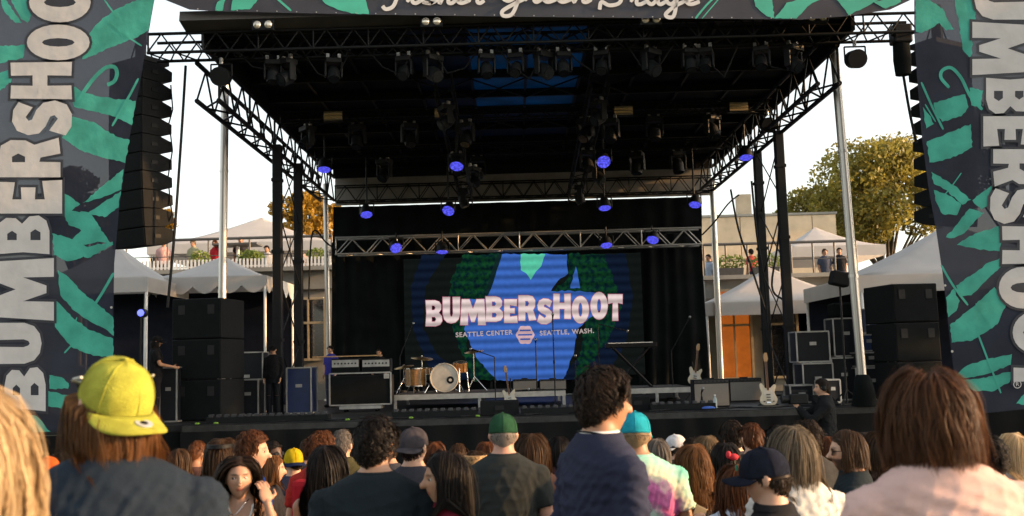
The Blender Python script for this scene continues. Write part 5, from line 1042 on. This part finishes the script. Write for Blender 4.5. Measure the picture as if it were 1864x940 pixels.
    if sty:
        pr = dict(STY[sty]); pr.update(hair[2] if len(hair) > 2 else {}); hm = hair_mat('hair_' + hc, *HAIRC[hc])
        hn_ = int(hn * 1.6); wd = hw or (.0012 if hn > 2000 else .0018 if hn > 1000 else .0028); V, F = hair_geo(n=hn_, wd=wd, seed=seed, back=-.62 if sty != 'crop' else -.5, **pr)
        if cap:
            rs = V.reshape(-1, 2, 3); pass
        nb = 30; cap_v = []; cap_f = []   # close-fitting under-layer so that no scalp shows between the strands
        az_l = lambda a: np.interp(abs(a), [0, 35, 62, 80, 105, 125, 180], [pr.get('front', .52) + .06, .52, .38, .10, -.02, -.30, -.52])
        for j in range(13):
            for i in range(nb):
                a = -180 + 360 * i / nb; zl = float(az_l(a)); z = zl + (1 - zl) * (j / 12) ** .8; rr = math.sqrt(max(0, 1 - z * z)); x_, y_ = rr * math.sin(R(a)), rr * math.cos(R(a)); cap_v.append((x_ * HR[0] * 1.035, y_ * HR[1] * 1.035, z * HR[2] * 1.035))
        cap_f = [(j * nb + i, j * nb + (i + 1) % nb, (j + 1) * nb + (i + 1) % nb, (j + 1) * nb + i) for j in range(12) for i in range(nb)]
        V = np.concatenate([np.array(cap_v), V]); F = np.concatenate([np.array(cap_f), F + len(cap_v)])
        if cap:   # flatten what the cap presses down
            Rc = np.array((Matrix.Rotation(R(cap[1]), 3, 'Z') @ Matrix.Rotation(R(cap[3] if len(cap) > 3 and cap[3] else -7), 3, 'X')).inverted()); zc = (V @ Rc.T)[:, 2]
            q = V / HR; rd_ = np.linalg.norm(q, axis=1); sc_ = np.where((zc > -.004) & (rd_ > 1.0), 1.0 / rd_, 1); V = V * sc_[:, None]
        V4 = np.array(M.to_3x3()); V = V @ V4.T + np.array(M.translation); link('hair', np_mesh('hair', V, F, hm), t)
    if cap:
        ccol, byaw, bcol = cap[0], cap[1], cap[2] if len(cap) > 2 and cap[2] else cap[0]; cm, bm_ = [mat('cap_%02x%02x%02x' % tuple(int(v * 255) for v in q), q, .95, var=.22, scale=22, bump=.7, bscale=420, spec=.1) for q in (ccol, bcol)]; n = 36; cv = MB(); CRV = Vector((.0845, .1045, .126)); tl = cap[3] if len(cap) > 3 and cap[3] else -7; M2 = M @ Matrix.Rotation(R(byaw), 4, 'Z') @ Matrix.Rotation(R(tl), 4, 'X')
        for j in range(11):
            z = -.02 + 1.02 * j / 10
            for i in range(n):
                a = i / n * 6.28318; rr = max(.0004, 1 - max(0, z) ** 2.5) ** .46; seam = 1 - .014 * (abs(math.sin(a * 3)) < .14); dent = 1 + (.02 * math.sin(a * 2 + seed) + .012 * math.sin(a * 5 + seed * 2 + 3 * z)) * z
                cv.v.append(tuple(M2 @ Vector((CRV.x * rr * math.cos(a) * seam * dent, CRV.y * rr * math.sin(a) * seam * dent + .004, .010 + CRV.z * .93 * z * dent))))
        cv.f = [(j * n + i, j * n + (i + 1) % n, (j + 1) * n + (i + 1) % n, (j + 1) * n + i) for j in range(10) for i in range(n)] + [tuple(10 * n + i for i in range(n))]
        co = cv.build('cap', cm, t, True); co.modifiers.new('thick', 'SOLIDIFY').thickness = .004
        if True:
            bv = MB(); nn = 20
            for j in range(6):
                for i in range(nn + 1):
                    a = math.pi * (.06 + .88 * i / nn); ex = j / 5 * .078 * (math.sin(a) ** .55); x_, y_ = CRV.x * math.cos(a), CRV.y * math.sin(a) + .004; dn = math.hypot(x_, y_)
                    bv.v.append(tuple(M2 @ Vector((x_ * (1 + .25 * ex / dn), y_ + ex, .018 - .22 * x_ * x_ / .09 - .10 * ex - 1.2 * ex * (x_ / .09) ** 2 * .35))))
            bv.f = [(j * (nn + 1) + i, j * (nn + 1) + i + 1, (j + 1) * (nn + 1) + i + 1, (j + 1) * (nn + 1) + i) for j in range(5) for i in range(nn)]
            br = bv.build('brim', bm_, t, True); br.modifiers.new('thick', 'SOLIDIFY').thickness = .005; br.parent = co
        bt = smooth_angle(MB().ell(M2 @ Vector((0, .004, .010 + CRV.z * .94)), (.009, .009, .006), 10, 6).build('button', cm, t)); bt.parent = co
        sm_ = MB()
        for i6 in range(3):
            a6 = math.pi / 6 + i6 * math.pi / 3; line = []
            for j in range(-10, 11):
                z = 1.0 - abs(j) / 10; aa = a6 if j < 0 else a6 + math.pi; rr = max(.0004, 1 - z ** 2.5) ** .46; line.append(M2 @ Vector((CRV.x * 1.008 * rr * math.cos(aa), CRV.y * 1.008 * rr * math.sin(aa) + .004, .0112 + CRV.z * .93 * z)))
            sm_.tube(line, .0014, 5)
        tag(sm_.build('seams', cm, t), kind='stuff').parent = co
        if len(cap) > 4:
            for fn_ in cap[4:]: fn_(t, co, M2)
    if eyes:
        for s_ in (-1, 1):
            c = M @ Vector((s_ * .031, .0640, .003)); smooth_angle(MB().ell(c, (.0125,) * 3, 16, 12).build('eye', mat('eye_white', (.36, .32, .30), .4, var=.03), t), 60)
            lk = Vector(eyes if isinstance(eyes, tuple) else (0, 1, 0)).normalized(); ce = c + (M.to_3x3() @ lk) * .0074; smooth_angle(MB().ell(ce, (.0076, .0076, .0076), 12, 8).build('iris', mat('dark_iris', (.02, .012, .008), .1), t), 60)
    if extra: extra(t, M, k)
    return t
def finish_people():
    dg = bpy.context.evaluated_depsgraph_get()
    for o, kind, d in PEND:
        me = bpy.data.meshes.new_from_object(o.evaluated_get(dg)); old = o.data; ms = list(old.materials); o.modifiers.clear(); o.data = me; me.name = o.name; me.materials.clear(); me.materials.append(ms[0])
        n = len(me.vertices); co = np.empty(n * 3, np.float32); me.vertices.foreach_get('co', co); co = co.reshape(-1, 3)
        if kind == 'body':
            Mi = np.array(d['M'].inverted()); L = co @ Mi[:3, :3].T + Mi[:3, 3]; sk = np.array(d['skin']); c = np.tile(sk, (n, 1)); X, Y_, Z = L.T; fr = Y_ > .04; inh = (Z > -.13) & (Z < .13)
            def mixc(w_, col): c[:] = c * (1 - w_[:, None]) + np.array(col) * w_[:, None]
            mixc(.9 * np.exp(-((Z + .060) / .010) ** 4 - (X / .024) ** 4) * (Y_ > .07), (sk[0] * .75, sk[1] * .38, sk[2] * .40))
            brow = np.exp(-((Z - .024 - .0 * X) / .005) ** 4 - ((np.abs(X) - .032) / .018) ** 4) * fr; mixc(.8 * brow, (.02, .013, .009))
            eyel = np.exp(-((Z - .006) / .004) ** 4 - ((np.abs(X) - .031) / .014) ** 4) * fr; mixc(.7 * eyel, (.03, .018, .013))
            mixc(.35 * np.exp(-((Z + .03) / .02) ** 2 - ((np.abs(X) - .045) / .02) ** 2) * fr, (sk[0] * 1.0, sk[1] * .66, sk[2] * .62))
            if d['beard']:
                w_ = ((Z < -.030) & (Z > -.14) & (Y_ > -.005) & inh) * 1.0; w_ *= 1 - np.exp(-((Z + .060) / .010) ** 4 - (X / .022) ** 4); mixc(w_ * .93, d['beard'])
            ca = me.color_attributes.new('tint', 'FLOAT_COLOR', 'POINT'); ca.data.foreach_set('color', np.concatenate([c, np.ones((n, 1))], 1).astype(np.float32).ravel())
        else:
            r = np.random.default_rng(d['seed']); no = np.empty(n * 3, np.float32); me.vertices.foreach_get('normal', no); no = no.reshape(-1, 3); disp = np.zeros(n)
            for _ in range(6):
                kv = r.normal(size=3) * np.array([48, 30, 42]); ph = r.uniform(0, 6.28); wv_ = np.sin(co @ kv + ph + 2.2 * np.sin(co @ (r.normal(size=3) * 14) + ph * 2)); disp += (1 - np.abs(wv_)) ** 2.2 * r.uniform(.5, 1)
            disp = (disp - 1.2) * .0070 * np.interp(co[:, 2], [.9, 1.15, 1.40, 1.49], [1.3, 1.1, .7, .1]); co = co + no * disp[:, None]; me.vertices.foreach_set('co', co.astype(np.float32).ravel()); me.update()
def strand_glasses(t, M, y=.088, z=.004, col=None, k=1.0, name='glasses', back=True):
    b_ = MB(); gm_ = col or BLACK
    for s_ in (-1, 1):
        ring = [M @ Vector((s_ * .033 + .024 * math.cos(a), y, z + .018 * math.sin(a))) for a in [i / 14 * 6.283 for i in range(15)]]; b_.tube(ring, .0022, 5); b_.tube([M @ Vector((s_ * .057, y, z + .006)), M @ Vector((s_ * .080, .0, z + .006))], .002, 5)
    b_.tube([M @ Vector((-.010, y, z + .004)), M @ Vector((.010, y, z + .004))], .002, 5); g = b_.build(name, gm_, t)
    for s_ in (-1, 1): MB().prism([M @ Vector((s_ * .033 + .022 * math.cos(i / 12 * 6.283), y, z + .016 * math.sin(i / 12 * 6.283))) for i in range(12)], M.to_3x3() @ Vector((0, .001, 0))).build('lens', GLASS, t).parent = g
def strap(pts, r_, m, name='strap'): return lambda t, M, k: smooth_angle(MB().tube([Vector(p) for p in smoothline3(pts)], r_, 6).build(name, m, t), 60)
def smoothline3(pts, n=5):
    out = []
    for i in range(len(pts) - 1):
        p0, p1, p2, p3 = [Vector(pts[min(max(k, 0), len(pts) - 1)]) for k in (i - 1, i, i + 1, i + 2)]
        for k in range(n):
            t = k / n; out.append(.5 * (2 * p1 + (p2 - p0) * t + (2 * p0 - 5 * p1 + 4 * p2 - p3) * t * t + (3 * p1 - p0 - 3 * p2 + p3) * t ** 3))
    return out + [Vector(pts[-1])]
LSK, MSK, DSK, TSK = (.46, .27, .18), (.38, .21, .13), (.07, .038, .025), (.33, .17, .095)
NR = .0085
# --- the nearest people
def sticker(t, co, M2):
    b_ = MB().cyl(M2 @ Vector((.0, .143, .004)), M2 @ Vector((.0, .143, .0205)), .021, n=24); b_.build('sticker', mat('silver_sticker', (.45, .46, .47), .3, .3), t).parent = co
    MB().cyl(M2 @ Vector((.0, .143, .0206)), M2 @ Vector((.0, .143, .0212)), .010, n=14).build('sticker_mark', BLACK, t).parent = co
def cap_shades(t, M, k):
    b_ = MB()
    for s_ in (-1, 1):
        b_.tube([M @ Vector((.095 * math.sin(a) * s_, .105 * math.cos(a), .055 + .01 * a)) for a in [.0, .4, .8, 1.2, 1.6, 2.0]], .0035, 6)
    g = b_.build('sunglasses', mat('cream_plastic', (.45, .42, .35), .4), t)
    for s_ in (-1, 1): smooth_angle(MB().ell(M @ Vector((s_ * .036, .108, .060)), (.030, .008, .022), 14, 8, M.to_3x3()).build('lens', GLASS, t), 60).parent = g
person('man in a dark navy t-shirt with a lime yellow backwards cap and shaggy ginger hair', 206, 624, 2.8, 8, 28, LSK, ('tee', (.014, .022, .034)), ('neck', 'ginger', dict(zend=-.112, vol=.10, curl=.006, freq=1.2)), ((.42, .42, .06), -164, None, -24, sticker), res=NR, hn=2600, extra=cap_shades, build=1.18, drop=-.014)
person('woman with sunlit blonde hair at the edge of the crowd next to the yellow-capped man', -88, 680, 1.75, 10, 0, LSK, ('tee', (.35, .25, .2)), ('wavy', 'blonde'), None, False, res=NR, hn=2600)
person('woman with a chin-length brown bob in a pale pink t-shirt', 1694, 668, 2.72, 4, -4, LSK, ('tee', (.55, .37, .33)), ('bob', 'chestnut', dict(zend=-.085, vol=.36, curl=.007, freq=1.6)), None, False, res=NR, hn=5500, build=1.18, hw=.0011, drop=.02)
def necklace(t, M, k): strap([(-.075, -.02, 1.50), (-.06, .05, 1.49), (0, .085, 1.46), (.06, .05, 1.49), (.075, -.02, 1.50), (.04, -.072, 1.512), (-.04, -.072, 1.512), (-.075, -.02, 1.50)], .0035, BLACK, 'cord_necklace')(t, M, k); smooth_angle(MB().loft([(0, -.010, 1.478, .094, .078), (0, -.009, 1.503, .080, .073), (0, -.008, 1.514, .071, .066)], 24).build('white_collar', WHITEP, t), 60)
person('man in a navy sweater with dark wavy hair and a cord necklace', 1090, 658, 3.95, -62, 0, TSK, ('long', (.022, .026, .050)), ('messy', 'dark', dict(L=.055, vol=.10)), None, True, res=NR, hn=3000, extra=necklace)
person('broad man in a black t-shirt with thick dark hair and a beard', 682, 750, 4.4, -6, -16, MSK, ('tee', (.010, .016, .020)), ('messy', 'black', dict(L=.045, vol=.10)), None, True, res=NR, hn=2600, build=1.2, beard=(.012, .009, .008))
person('woman in profile with long straight black hair and a maroon top', 815, 812, 4.3, 80, 22, MSK, ('tee', (.11, .008, .018)), ('long', 'black', dict(zend=-.32, vol=.10, curl=.003)), None, False, res=NR, hn=2600, eyes=True)
def neck_pendant(t, M, k): strap([(-.06, -.03, 1.50), (-.055, .045, 1.48), (0, .10, 1.41), (.055, .045, 1.48), (.06, -.03, 1.50)], .002, CHR, 'chain')(t, M, k)
person('young woman in a white tank top facing away from the stage, hand at her hair', 438, 822, 5.4, 172, 24, (.36, .20, .13), ('tank', (.62, .60, .58)), ('long', 'dark', dict(zend=-.33, vol=.035, front=.60)), None, False, res=.0045, hn=2600, eyes=(.55, .8, .05), arms={-1: ((-.27, .10, 1.22), (-.195, .09, 1.475), .38, (.34, -.30, .88), (.75, -.65, .1))}, extra=neck_pendant, pitch=2)
def greenpatch(t, co, M2): MB().box(M2 @ Vector((0, .115, .055)), (.03, .006, .022), M2.to_3x3()).build('emblem', mat('green_thread', (.02, .22, .12), .8), t).parent = co
person('boy in a navy cap with a small green emblem and a black t-shirt', 1398, 800, 3.9, 48, 20, LSK, ('tee', (.010, .010, .012)), ('short', 'dark'), ((.014, .017, .030), 0, None, None, greenpatch), True, res=NR, hn=1600, build=.9)
person('woman with shoulder-length ash blonde hair in a white t-shirt', 1442, 766, 4.4, 10, 6, LSK, ('tee', (.55, .53, .49)), ('bob', 'ashy', dict(zend=-.135, vol=.18, curl=.004)), None, False, res=NR, hn=2800, build=1.1)
person('older man in a forest green cap and a charcoal t-shirt', 915, 746, 6.1, 2, 0, (.42, .23, .16), ('tee', (.022, .026, .026)), ('crop', 'grey'), ((.022, .075, .038), 0), True, res=.011, hn=900, build=1.1)
def daypack(t, M, k):
    for s_ in (-1, 1): strap([(s_ * .10, .10, 1.36), (s_ * .12, .03, 1.475), (s_ * .115, -.07, 1.45), (s_ * .07, -.125, 1.30), (s_ * -.02 if s_ > 0 else -.03, -.140, 1.12)], .008, BLACK, 'pack_strap')(t, M, k)
    bevel(MB().box((-.02, -.17, 1.02), (.26, .10, .26)).build('drawstring_bag', cloth_mat('navy_nylon', (.015, .03, .08)), t), .03)
person('man in a turquoise backwards cap and a pastel tie-dye t-shirt with thin pack straps', 1156, 743, 5.7, 4, -10, TSK, ('tee', 'tiedye'), ('crop', 'dirty'), ((.02, .34, .44), 0), True, res=.011, hn=900, extra=daypack, build=1.15)
person('woman with sunlit wavy golden brown hair and bare shoulders behind the tie-dye shirt', 1262, 802, 6.0, 6, 8, MSK, ('tank', (.012, .012, .014)), ('wavy', 'ginger', dict(zend=-.22, vol=.14, curl=.008)), None, False, res=.012, hn=1800)
person('bearded man in glasses and a black t-shirt turned towards the woman with ash blonde hair', 1545, 774, 5.4, 68, 12, LSK, ('tee', (.010, .018, .020)), ('neck', 'brown', dict(zend=-.07, vol=.08)), None, True, res=.011, hn=1600, beard=(.03, .016, .010), extra=lambda t, M, k: strand_glasses(t, M))
person('young man with tousled auburn hair in a bright blue and white shirt, seen in profile', 455, 780, 6.3, -78, -8, LSK, ('tee', (.02, .10, .42)), ('messy', 'auburn', dict(L=.06)), None, True, res=.011, hn=1400, eyes=True)
person('woman with long black hair in front of the curly red-haired person', 592, 803, 5.5, -24, 0, MSK, ('tank', (.25, .02, .03)), ('long', 'black', dict(zend=-.26)), None, False, res=.013, hn=1500)
person('man in a grey backwards cap and a grey t-shirt', 752, 768, 6.3, -12, -10, LSK, ('tee', (.035, .036, .045)), ('short', 'black'), ((.055, .050, .058), 170), True, res=.013, hn=700)
person('woman with long straight chestnut hair beside the green-capped man', 967, 783, 6.9, 0, 0, LSK, ('tee', (.05, .03, .03)), ('long', 'brown', dict(zend=-.36, curl=.003)), None, False, res=.014, hn=1300)
person('woman with long brown hair and a dark headband behind the white tank top', 402, 792, 6.7, 0, 0, LSK, ('tee', (.55, .55, .55)), ('long', 'brown', dict(zend=-.3)), None, False, res=.014, hn=1200, extra=lambda t, M, k: smooth_angle(MB().loft([(0, -.005, 1.67, .088, .108), (0, -.005, 1.695, .086, .105)], 24).build('headband', BLACK, t), 60))
def backpack(t, M, k):
    bevel(MB().box((.02, -.19, 1.22), (.28, .12, .40)).build('backpack', cloth_mat('crimson_nylon', (.30, .012, .02)), t), .04); strap([(.1, -.12, 1.44), (.12, -.01, 1.475), (.11, .11, 1.3)], .012, mat('pale_strap', (.35, .28, .22), .8), 'pack_strap')(t, M, k)
person('person with curly red hair wearing a crimson backpack over a red top', 582, 783, 7.4, -14, -20, LSK, ('tee', (.30, .02, .015)), ('curly', 'auburn'), None, True, res=.014, hn=1500, extra=backpack)
person('child in a yellow and navy cap in front of the stage skirt', 535, 812, 8.4, 30, 10, LSK, ('tee', (.02, .025, .05)), ('crop', 'dark'), ((.50, .36, .01), 165, (.012, .02, .06)), True, res=.016, hn=400)
person('man with short greying hair in an olive jacket', 622, 777, 8.0, 0, -12, LSK, ('jacket', (.045, .042, .018)), ('short', 'grey', dict(L=.03)), None, True, res=.016, hn=900)
person('girl with ginger hair seen in profile beside the auburn-haired young man', 494, 824, 7.9, -80, 0, LSK, ('tee', (.02, .02, .025)), ('neck', 'ginger'), None, False, res=.014, hn=900)
person('dark-skinned man in sunglasses behind the ginger-haired girl', 494, 800, 9.2, -120, 0, DSK, ('tee', (.02, .022, .026)), ('crop', 'black'), None, True, res=.016, hn=500, extra=lambda t, M, k: strand_glasses(t, M, name='sunglasses'))
person('short-haired man beyond the navy t-shirt of the yellow-capped man', 357, 800, 9.2, -30, 0, TSK, ('tee', (.1, .05, .04)), ('crop', 'auburn'), None, True, res=.016, hn=700)
person('woman with a leopard print scarf tied in her brown hair', 866, 815, 6.8, -12, 0, LSK, ('tee', (.03, .025, .022)), ('bob', 'brown'), None, False, res=.016, hn=900, extra=lambda t, M, k: smooth_angle(MB().loft([(0, -.02, 1.63, .095, .118), (0, -.02, 1.68, .094, .116), (0, -.02, 1.70, .085, .106)], 24).build('hair_scarf', mat('leopard_cloth', (.22, .13, .05), .8, var=.85, scale=55), t), 60))
person('dark-haired person between the chestnut hair and the navy sweater', 1018, 790, 8.2, 10, 0, MSK, ('tee', (.05, .02, .02)), ('bob', 'black'), None, False, res=.016, hn=900)
person('grey-haired woman behind the tie-dye shirt', 1196, 793, 7.0, 16, 0, LSK, ('tee', (.08, .07, .07)), ('bob', 'grey', dict(zend=-.12)), None, False, res=.016, hn=900)
person('dark-haired person with a white backwards cap near the stage', 1228, 785, 9.4, -60, 0, LSK, ('tee', (.03, .03, .03)), ('short', 'black'), ((.6, .6, .62), 150), True, res=.018, hn=500)
def purplepack(t, M, k): bevel(MB().box((.0, -.19, 1.24), (.30, .13, .40)).build('backpack', cloth_mat('purple_nylon', (.10, .03, .22)), t), .04)
person('person with tied-back wavy fair hair wearing a purple backpack', 1287, 788, 7.6, 0, 0, LSK, ('tee', (.10, .10, .09)), ('bob', 'dirty', dict(zend=-.17)), None, False, res=.015, hn=1100, extra=purplepack)
person('man with short brown hair seen from behind beyond the navy cap', 1333, 763, 8.3, 20, 0, LSK, ('tee', (.03, .03, .04)), ('messy', 'dark'), None, True, res=.016, hn=900)
person('man with a smooth brown crop standing next to the short-haired man beyond the navy cap', 1368, 765, 7.8, 8, 0, LSK, ('tee', (.04, .035, .03)), ('short', 'auburn'), None, True, res=.016, hn=900)
person('dark-haired woman with a bright red hair bow', 1320, 800, 6.6, 0, 0, LSK, ('tee', (.02, .02, .02)), ('bob', 'black'), None, False, res=.016, hn=800, extra=lambda t, M, k: smooth_angle(MB().ell((.03, -.115, 1.64), (.036, .022, .024), 14, 8).ell((-.005, -.115, 1.655), (.02, .02, .028), 12, 8).build('hair_bow', mat('red_cloth', (.45, .015, .03), .8), t), 60))
person('person with curly dark hair behind the ash blonde hair', 1468, 763, 7.2, 20, 0, MSK, ('tee', (.03, .03, .03)), ('curly', 'dark'), None, True, res=.016, hn=1300)
person('woman with long wavy brown hair next to the bearded man', 1602, 778, 6.2, -4, 0, LSK, ('tee', (.10, .06, .05)), ('wavy', 'brown', dict(zend=-.3, curl=.008)), None, False, res=.014, hn=1500)
def phone(t, M, k):
    p = Vector((-.16, .40, 1.36)); rot = Matrix.Rotation(R(28), 3, 'Y') @ Matrix.Rotation(R(-12), 3, 'X')
    bevel(MB().box(p, (.075, .009, .150), rot).build('phone', mat('gold_phone', (.50, .38, .22), .3, .6), t), .003)
person('woman with long ginger hair holding up a gold phone', 1342, 838, 5.3, 4, 0, LSK, ('tee', (.40, .44, .52)), ('long', 'auburn', dict(zend=-.33)), None, False, res=.008, hn=1300, arms={-1: ((-.26, .14, 1.16), (-.155, .34, 1.27), .55, (0, .25, .95), (.2, 1, 0))}, extra=phone)
person('person with dense dark curls in an orange floral shirt beside the pink t-shirt', 1802, 793, 5.6, 0, 0, MSK, ('tee', 'floral'), ('curly', 'black', dict(L=.075)), None, True, res=.014, hn=1600, build=1.1)
person('woman with a pale blonde braid at the crowd edge', 1846, 782, 6.4, 20, 10, LSK, ('tee', (.3, .25, .2)), ('long', 'blonde', dict(zend=-.3)), None, False, res=.015, hn=1200)
person('person in an orange cap beside the dark curly head, left of the yellow-capped man', 86, 826, 7.2, -10, 0, LSK, ('tee', (.45, .12, .22)), ('crop', 'dark'), ((.45, .10, .02), 180), True, res=.016, hn=400)
person('person with short dark curls behind the blonde hair and banner', 108, 824, 7.8, 6, 0, MSK, ('tee', (.25, .3, .1)), ('curly', 'dark'), None, True, res=.016, hn=900)
person('dark-haired person beneath the left banner next to the navy t-shirt', 140, 835, 9.0, 6, 0, LSK, ('tee', (.04, .03, .03)), ('bob', 'brown'), None, False, res=.018, hn=600)
person('dark-haired person by the stage skirt beyond the grey cap', 790, 800, 9.6, 6, 0, LSK, ('tee', (.02, .02, .02)), ('long', 'auburn'), None, False, res=.018, hn=600)
person('person in dark clothes by the stage skirt beyond the black-haired woman', 655, 812, 9.8, -10, 0, MSK, ('tee', (.02, .02, .02)), ('messy', 'dark'), None, True, res=.018, hn=600)
person('woman with auburn hair near the foot of the stage by the bearded man', 1505, 790, 9.2, 4, 0, LSK, ('tee', (.06, .02, .02)), ('bob', 'auburn'), None, False, res=.018, hn=600)
person('brown-haired person near the foot of the stage between the curly and bearded heads', 1655, 790, 8.6, 0, 0, LSK, ('tee', (.03, .03, .03)), ('long', 'dark'), None, False, res=.018, hn=600)
person('dark-haired man near the foot of the stage beyond the teal cap', 1410, 770, 9.6, 0, 0, MSK, ('tee', (.02, .02, .02)), ('short', 'black'), None, True, res=.018, hn=500)
person('short-haired person by the stage skirt between the two dark-haired heads near the grey cap', 832, 803, 8.8, -20, 0, LSK, ('tee', (.06, .03, .03)), ('short', 'brown'), None, True, res=.018, hn=600)
person('woman with brown hair near the stage skirt beyond the short-haired man', 325, 812, 9.0, -10, 0, LSK, ('tee', (.10, .05, .05)), ('bob', 'brown'), None, False, res=.018, hn=600)
person('dark-haired person turned sideways beyond the purple backpack', 1262, 793, 8.8, 70, 0, MSK, ('tee', (.03, .03, .035)), ('short', 'dark'), None, True, res=.018, hn=600)
person('fair-haired person beyond the turquoise cap', 1108, 785, 8.6, -20, 0, LSK, ('tee', (.15, .13, .10)), ('bob', 'dirty'), None, False, res=.018, hn=600)
person('person with a dark bob beyond the long wavy brown hair', 1572, 782, 8.2, 10, 0, LSK, ('tee', (.03, .03, .03)), ('bob', 'dark'), None, False, res=.018, hn=600)
person('man with short dark hair beside the dense dark curls', 1765, 792, 8.4, 10, 0, MSK, ('tee', (.05, .05, .06)), ('short', 'black'), None, True, res=.018, hn=600)
person('auburn-haired person beyond the leopard print scarf', 885, 800, 9.4, 6, 0, LSK, ('tee', (.06, .02, .02)), ('bob', 'auburn'), None, False, res=.018, hn=600)
person('brown-haired man beyond the olive jacket', 560, 795, 9.6, 4, 0, LSK, ('tee', (.03, .03, .03)), ('short', 'brown'), None, True, res=.018, hn=600)
person('tall dark-haired man beyond the broad man in the black t-shirt', 708, 792, 9.2, 12, 0, MSK, ('tee', (.04, .04, .05)), ('short', 'dark'), None, True, res=.018, hn=600)
# --- crew
FL = FLOOR + .002
person('camera operator in a black jacket with a headset in the pit below the stage', 1498, 686, 13.4, 80, 0, LSK, ('jacket', (.008, .009, .010)), ('short', 'dark'), None, True, res=.014, hn=900, zg=at(1498, 686, 13.4).z - 1.78, arms={1: ((.20, .25, 1.25), (.10, .34, 1.42)), -1: ((-.20, .20, 1.2), (-.10, .34, 1.38))}, group='crew around the stage',
       extra=lambda t, M, k: smooth_angle(MB().tube([M @ Vector((.088 * math.cos(a), -.01, .125 * math.sin(a))) for a in [i / 10 * math.pi for i in range(11)]], .007, 6).ell(M @ Vector((.088, -.01, 0)), (.018, .03, .035), 10, 8).ell(M @ Vector((-.088, -.01, 0)), (.018, .03, .035), 10, 8).build('headset', BLACK, t), 60))
pc = at(1498, 686, 13.4); pit = tag(bevel(MB().box((pc.x, 13.4, (pc.z - 1.78 + .02) / 2), (1.2, .9, pc.z - 1.78 - .03)).build('camera_platform', BLACK)), 'black box platform in the pit under the camera operator', 'platform')
t = thing('video_camera', 'black shoulder video camera in front of the camera operator', 'camera', (pc.x - .34, 13.4, pc.z - .34)); bevel(MB().box((0, 0, .06), (.24, .12, .13)).build('body', BLACK, t), .015); smooth_angle(MB().cyl((-.12, 0, .06), (-.22, 0, .06), .045, .055, 16).build('lens', BLKMET, t)); MB().box((.02, -.02, .16), (.2, .02, .03)).build('handle', BLACK, t)
person('technician in a black t-shirt and black cap working at a console by speakers', 284, 608, 17.3, -70, 0, TSK, ('tee', (.006, .006, .007)), ('neck', 'black'), ((.008, .008, .009), 0), True, zg=FL, arms={1: ((.22, .08, 1.15), (.18, .32, 1.10)), -1: ((-.22, .08, 1.15), (-.18, .32, 1.10))}, pants=(.008, .008, .01), hn=600, group='crew around the stage')
person('technician in black clothes, cap and sunglasses standing by the blue case', 497, 626, 18.6, 172, 0, MSK, ('long', (.006, .006, .007)), ('crop', 'black'), ((.008, .008, .009), 0), True, zg=FL, pants=(.006, .007, .01), hn=500, group='crew around the stage', extra=lambda t, M, k: strand_glasses(t, M, name='sunglasses'))
person('person in a blue and red patterned shirt bending behind the bass rig', 602, 628, 22.0, 150, 0, MSK, ('tee', (.04, .04, .25)), ('short', 'black'), None, True, zg=FL, hn=400, group='crew around the stage', res=.02)
person('dark-haired person just visible over the bass amplifier heads', 690, 634, 22.5, 170, 0, TSK, ('tee', (.008, .008, .009)), ('short', 'dark'), None, True, zg=FL, hn=400, group='crew around the stage', res=.02)
# --- people on the terraces
TZ2 = TERZ + .122
for px, py, Yt, yaw_, col, lab, hcx in ((352, 436, 31.8, 160, (.30, .30, .18), 'person in a pale shirt at the rail of the left terrace', 'dirty'), (392, 436, 31.9, 150, (.40, .02, .03), 'person in a red top at the terrace table', 'auburn'), (438, 430, 32.6, 190, (.02, .02, .025), 'person in a dark vest behind the terrace table', 'dark'), (298, 436, 31.8, 200, (.5, .3, .28), 'person in a pink top on the left terrace beside the speaker array', 'brown'), (486, 446, 31.8, 170, (.45, .42, .40), 'person in white seen between the black towers on the left terrace', 'dark'), (546, 445, 31.8, 180, (.33, .24, .2), 'person in a beige top near the slim silver pole on the left terrace', 'brown'),
                                   (1367, 452, 32.2, 20, (.42, .06, .06), 'man in a red shirt standing on the right terrace with his back turned', 'black'), (1290, 462, 31.8, 120, (.30, .36, .45), 'person in a light blue shirt leaning on the right terrace', 'dark'), (1500, 452, 31.9, 190, (.05, .06, .09), 'person in a navy top under the right-hand upper tent', 'brown'), (1527, 450, 31.9, 170, (.015, .015, .018), 'person in a black top under the right-hand upper tent', 'dark')):
    TZ2 = (TERZ if px < 932 else TERR) + .122; hh = at(px, py, Yt).z - TZ2
    person(lab, px, py, Yt, yaw_, 0, MSK, ('tee', col), ('short', hcx), None, px % 2 == 0, zg=TZ2 if hh > 1.4 else TZ2 - (1.66 - hh), res=.028, hn=220, group='people on the terraces', hw=.006)
finish_people()
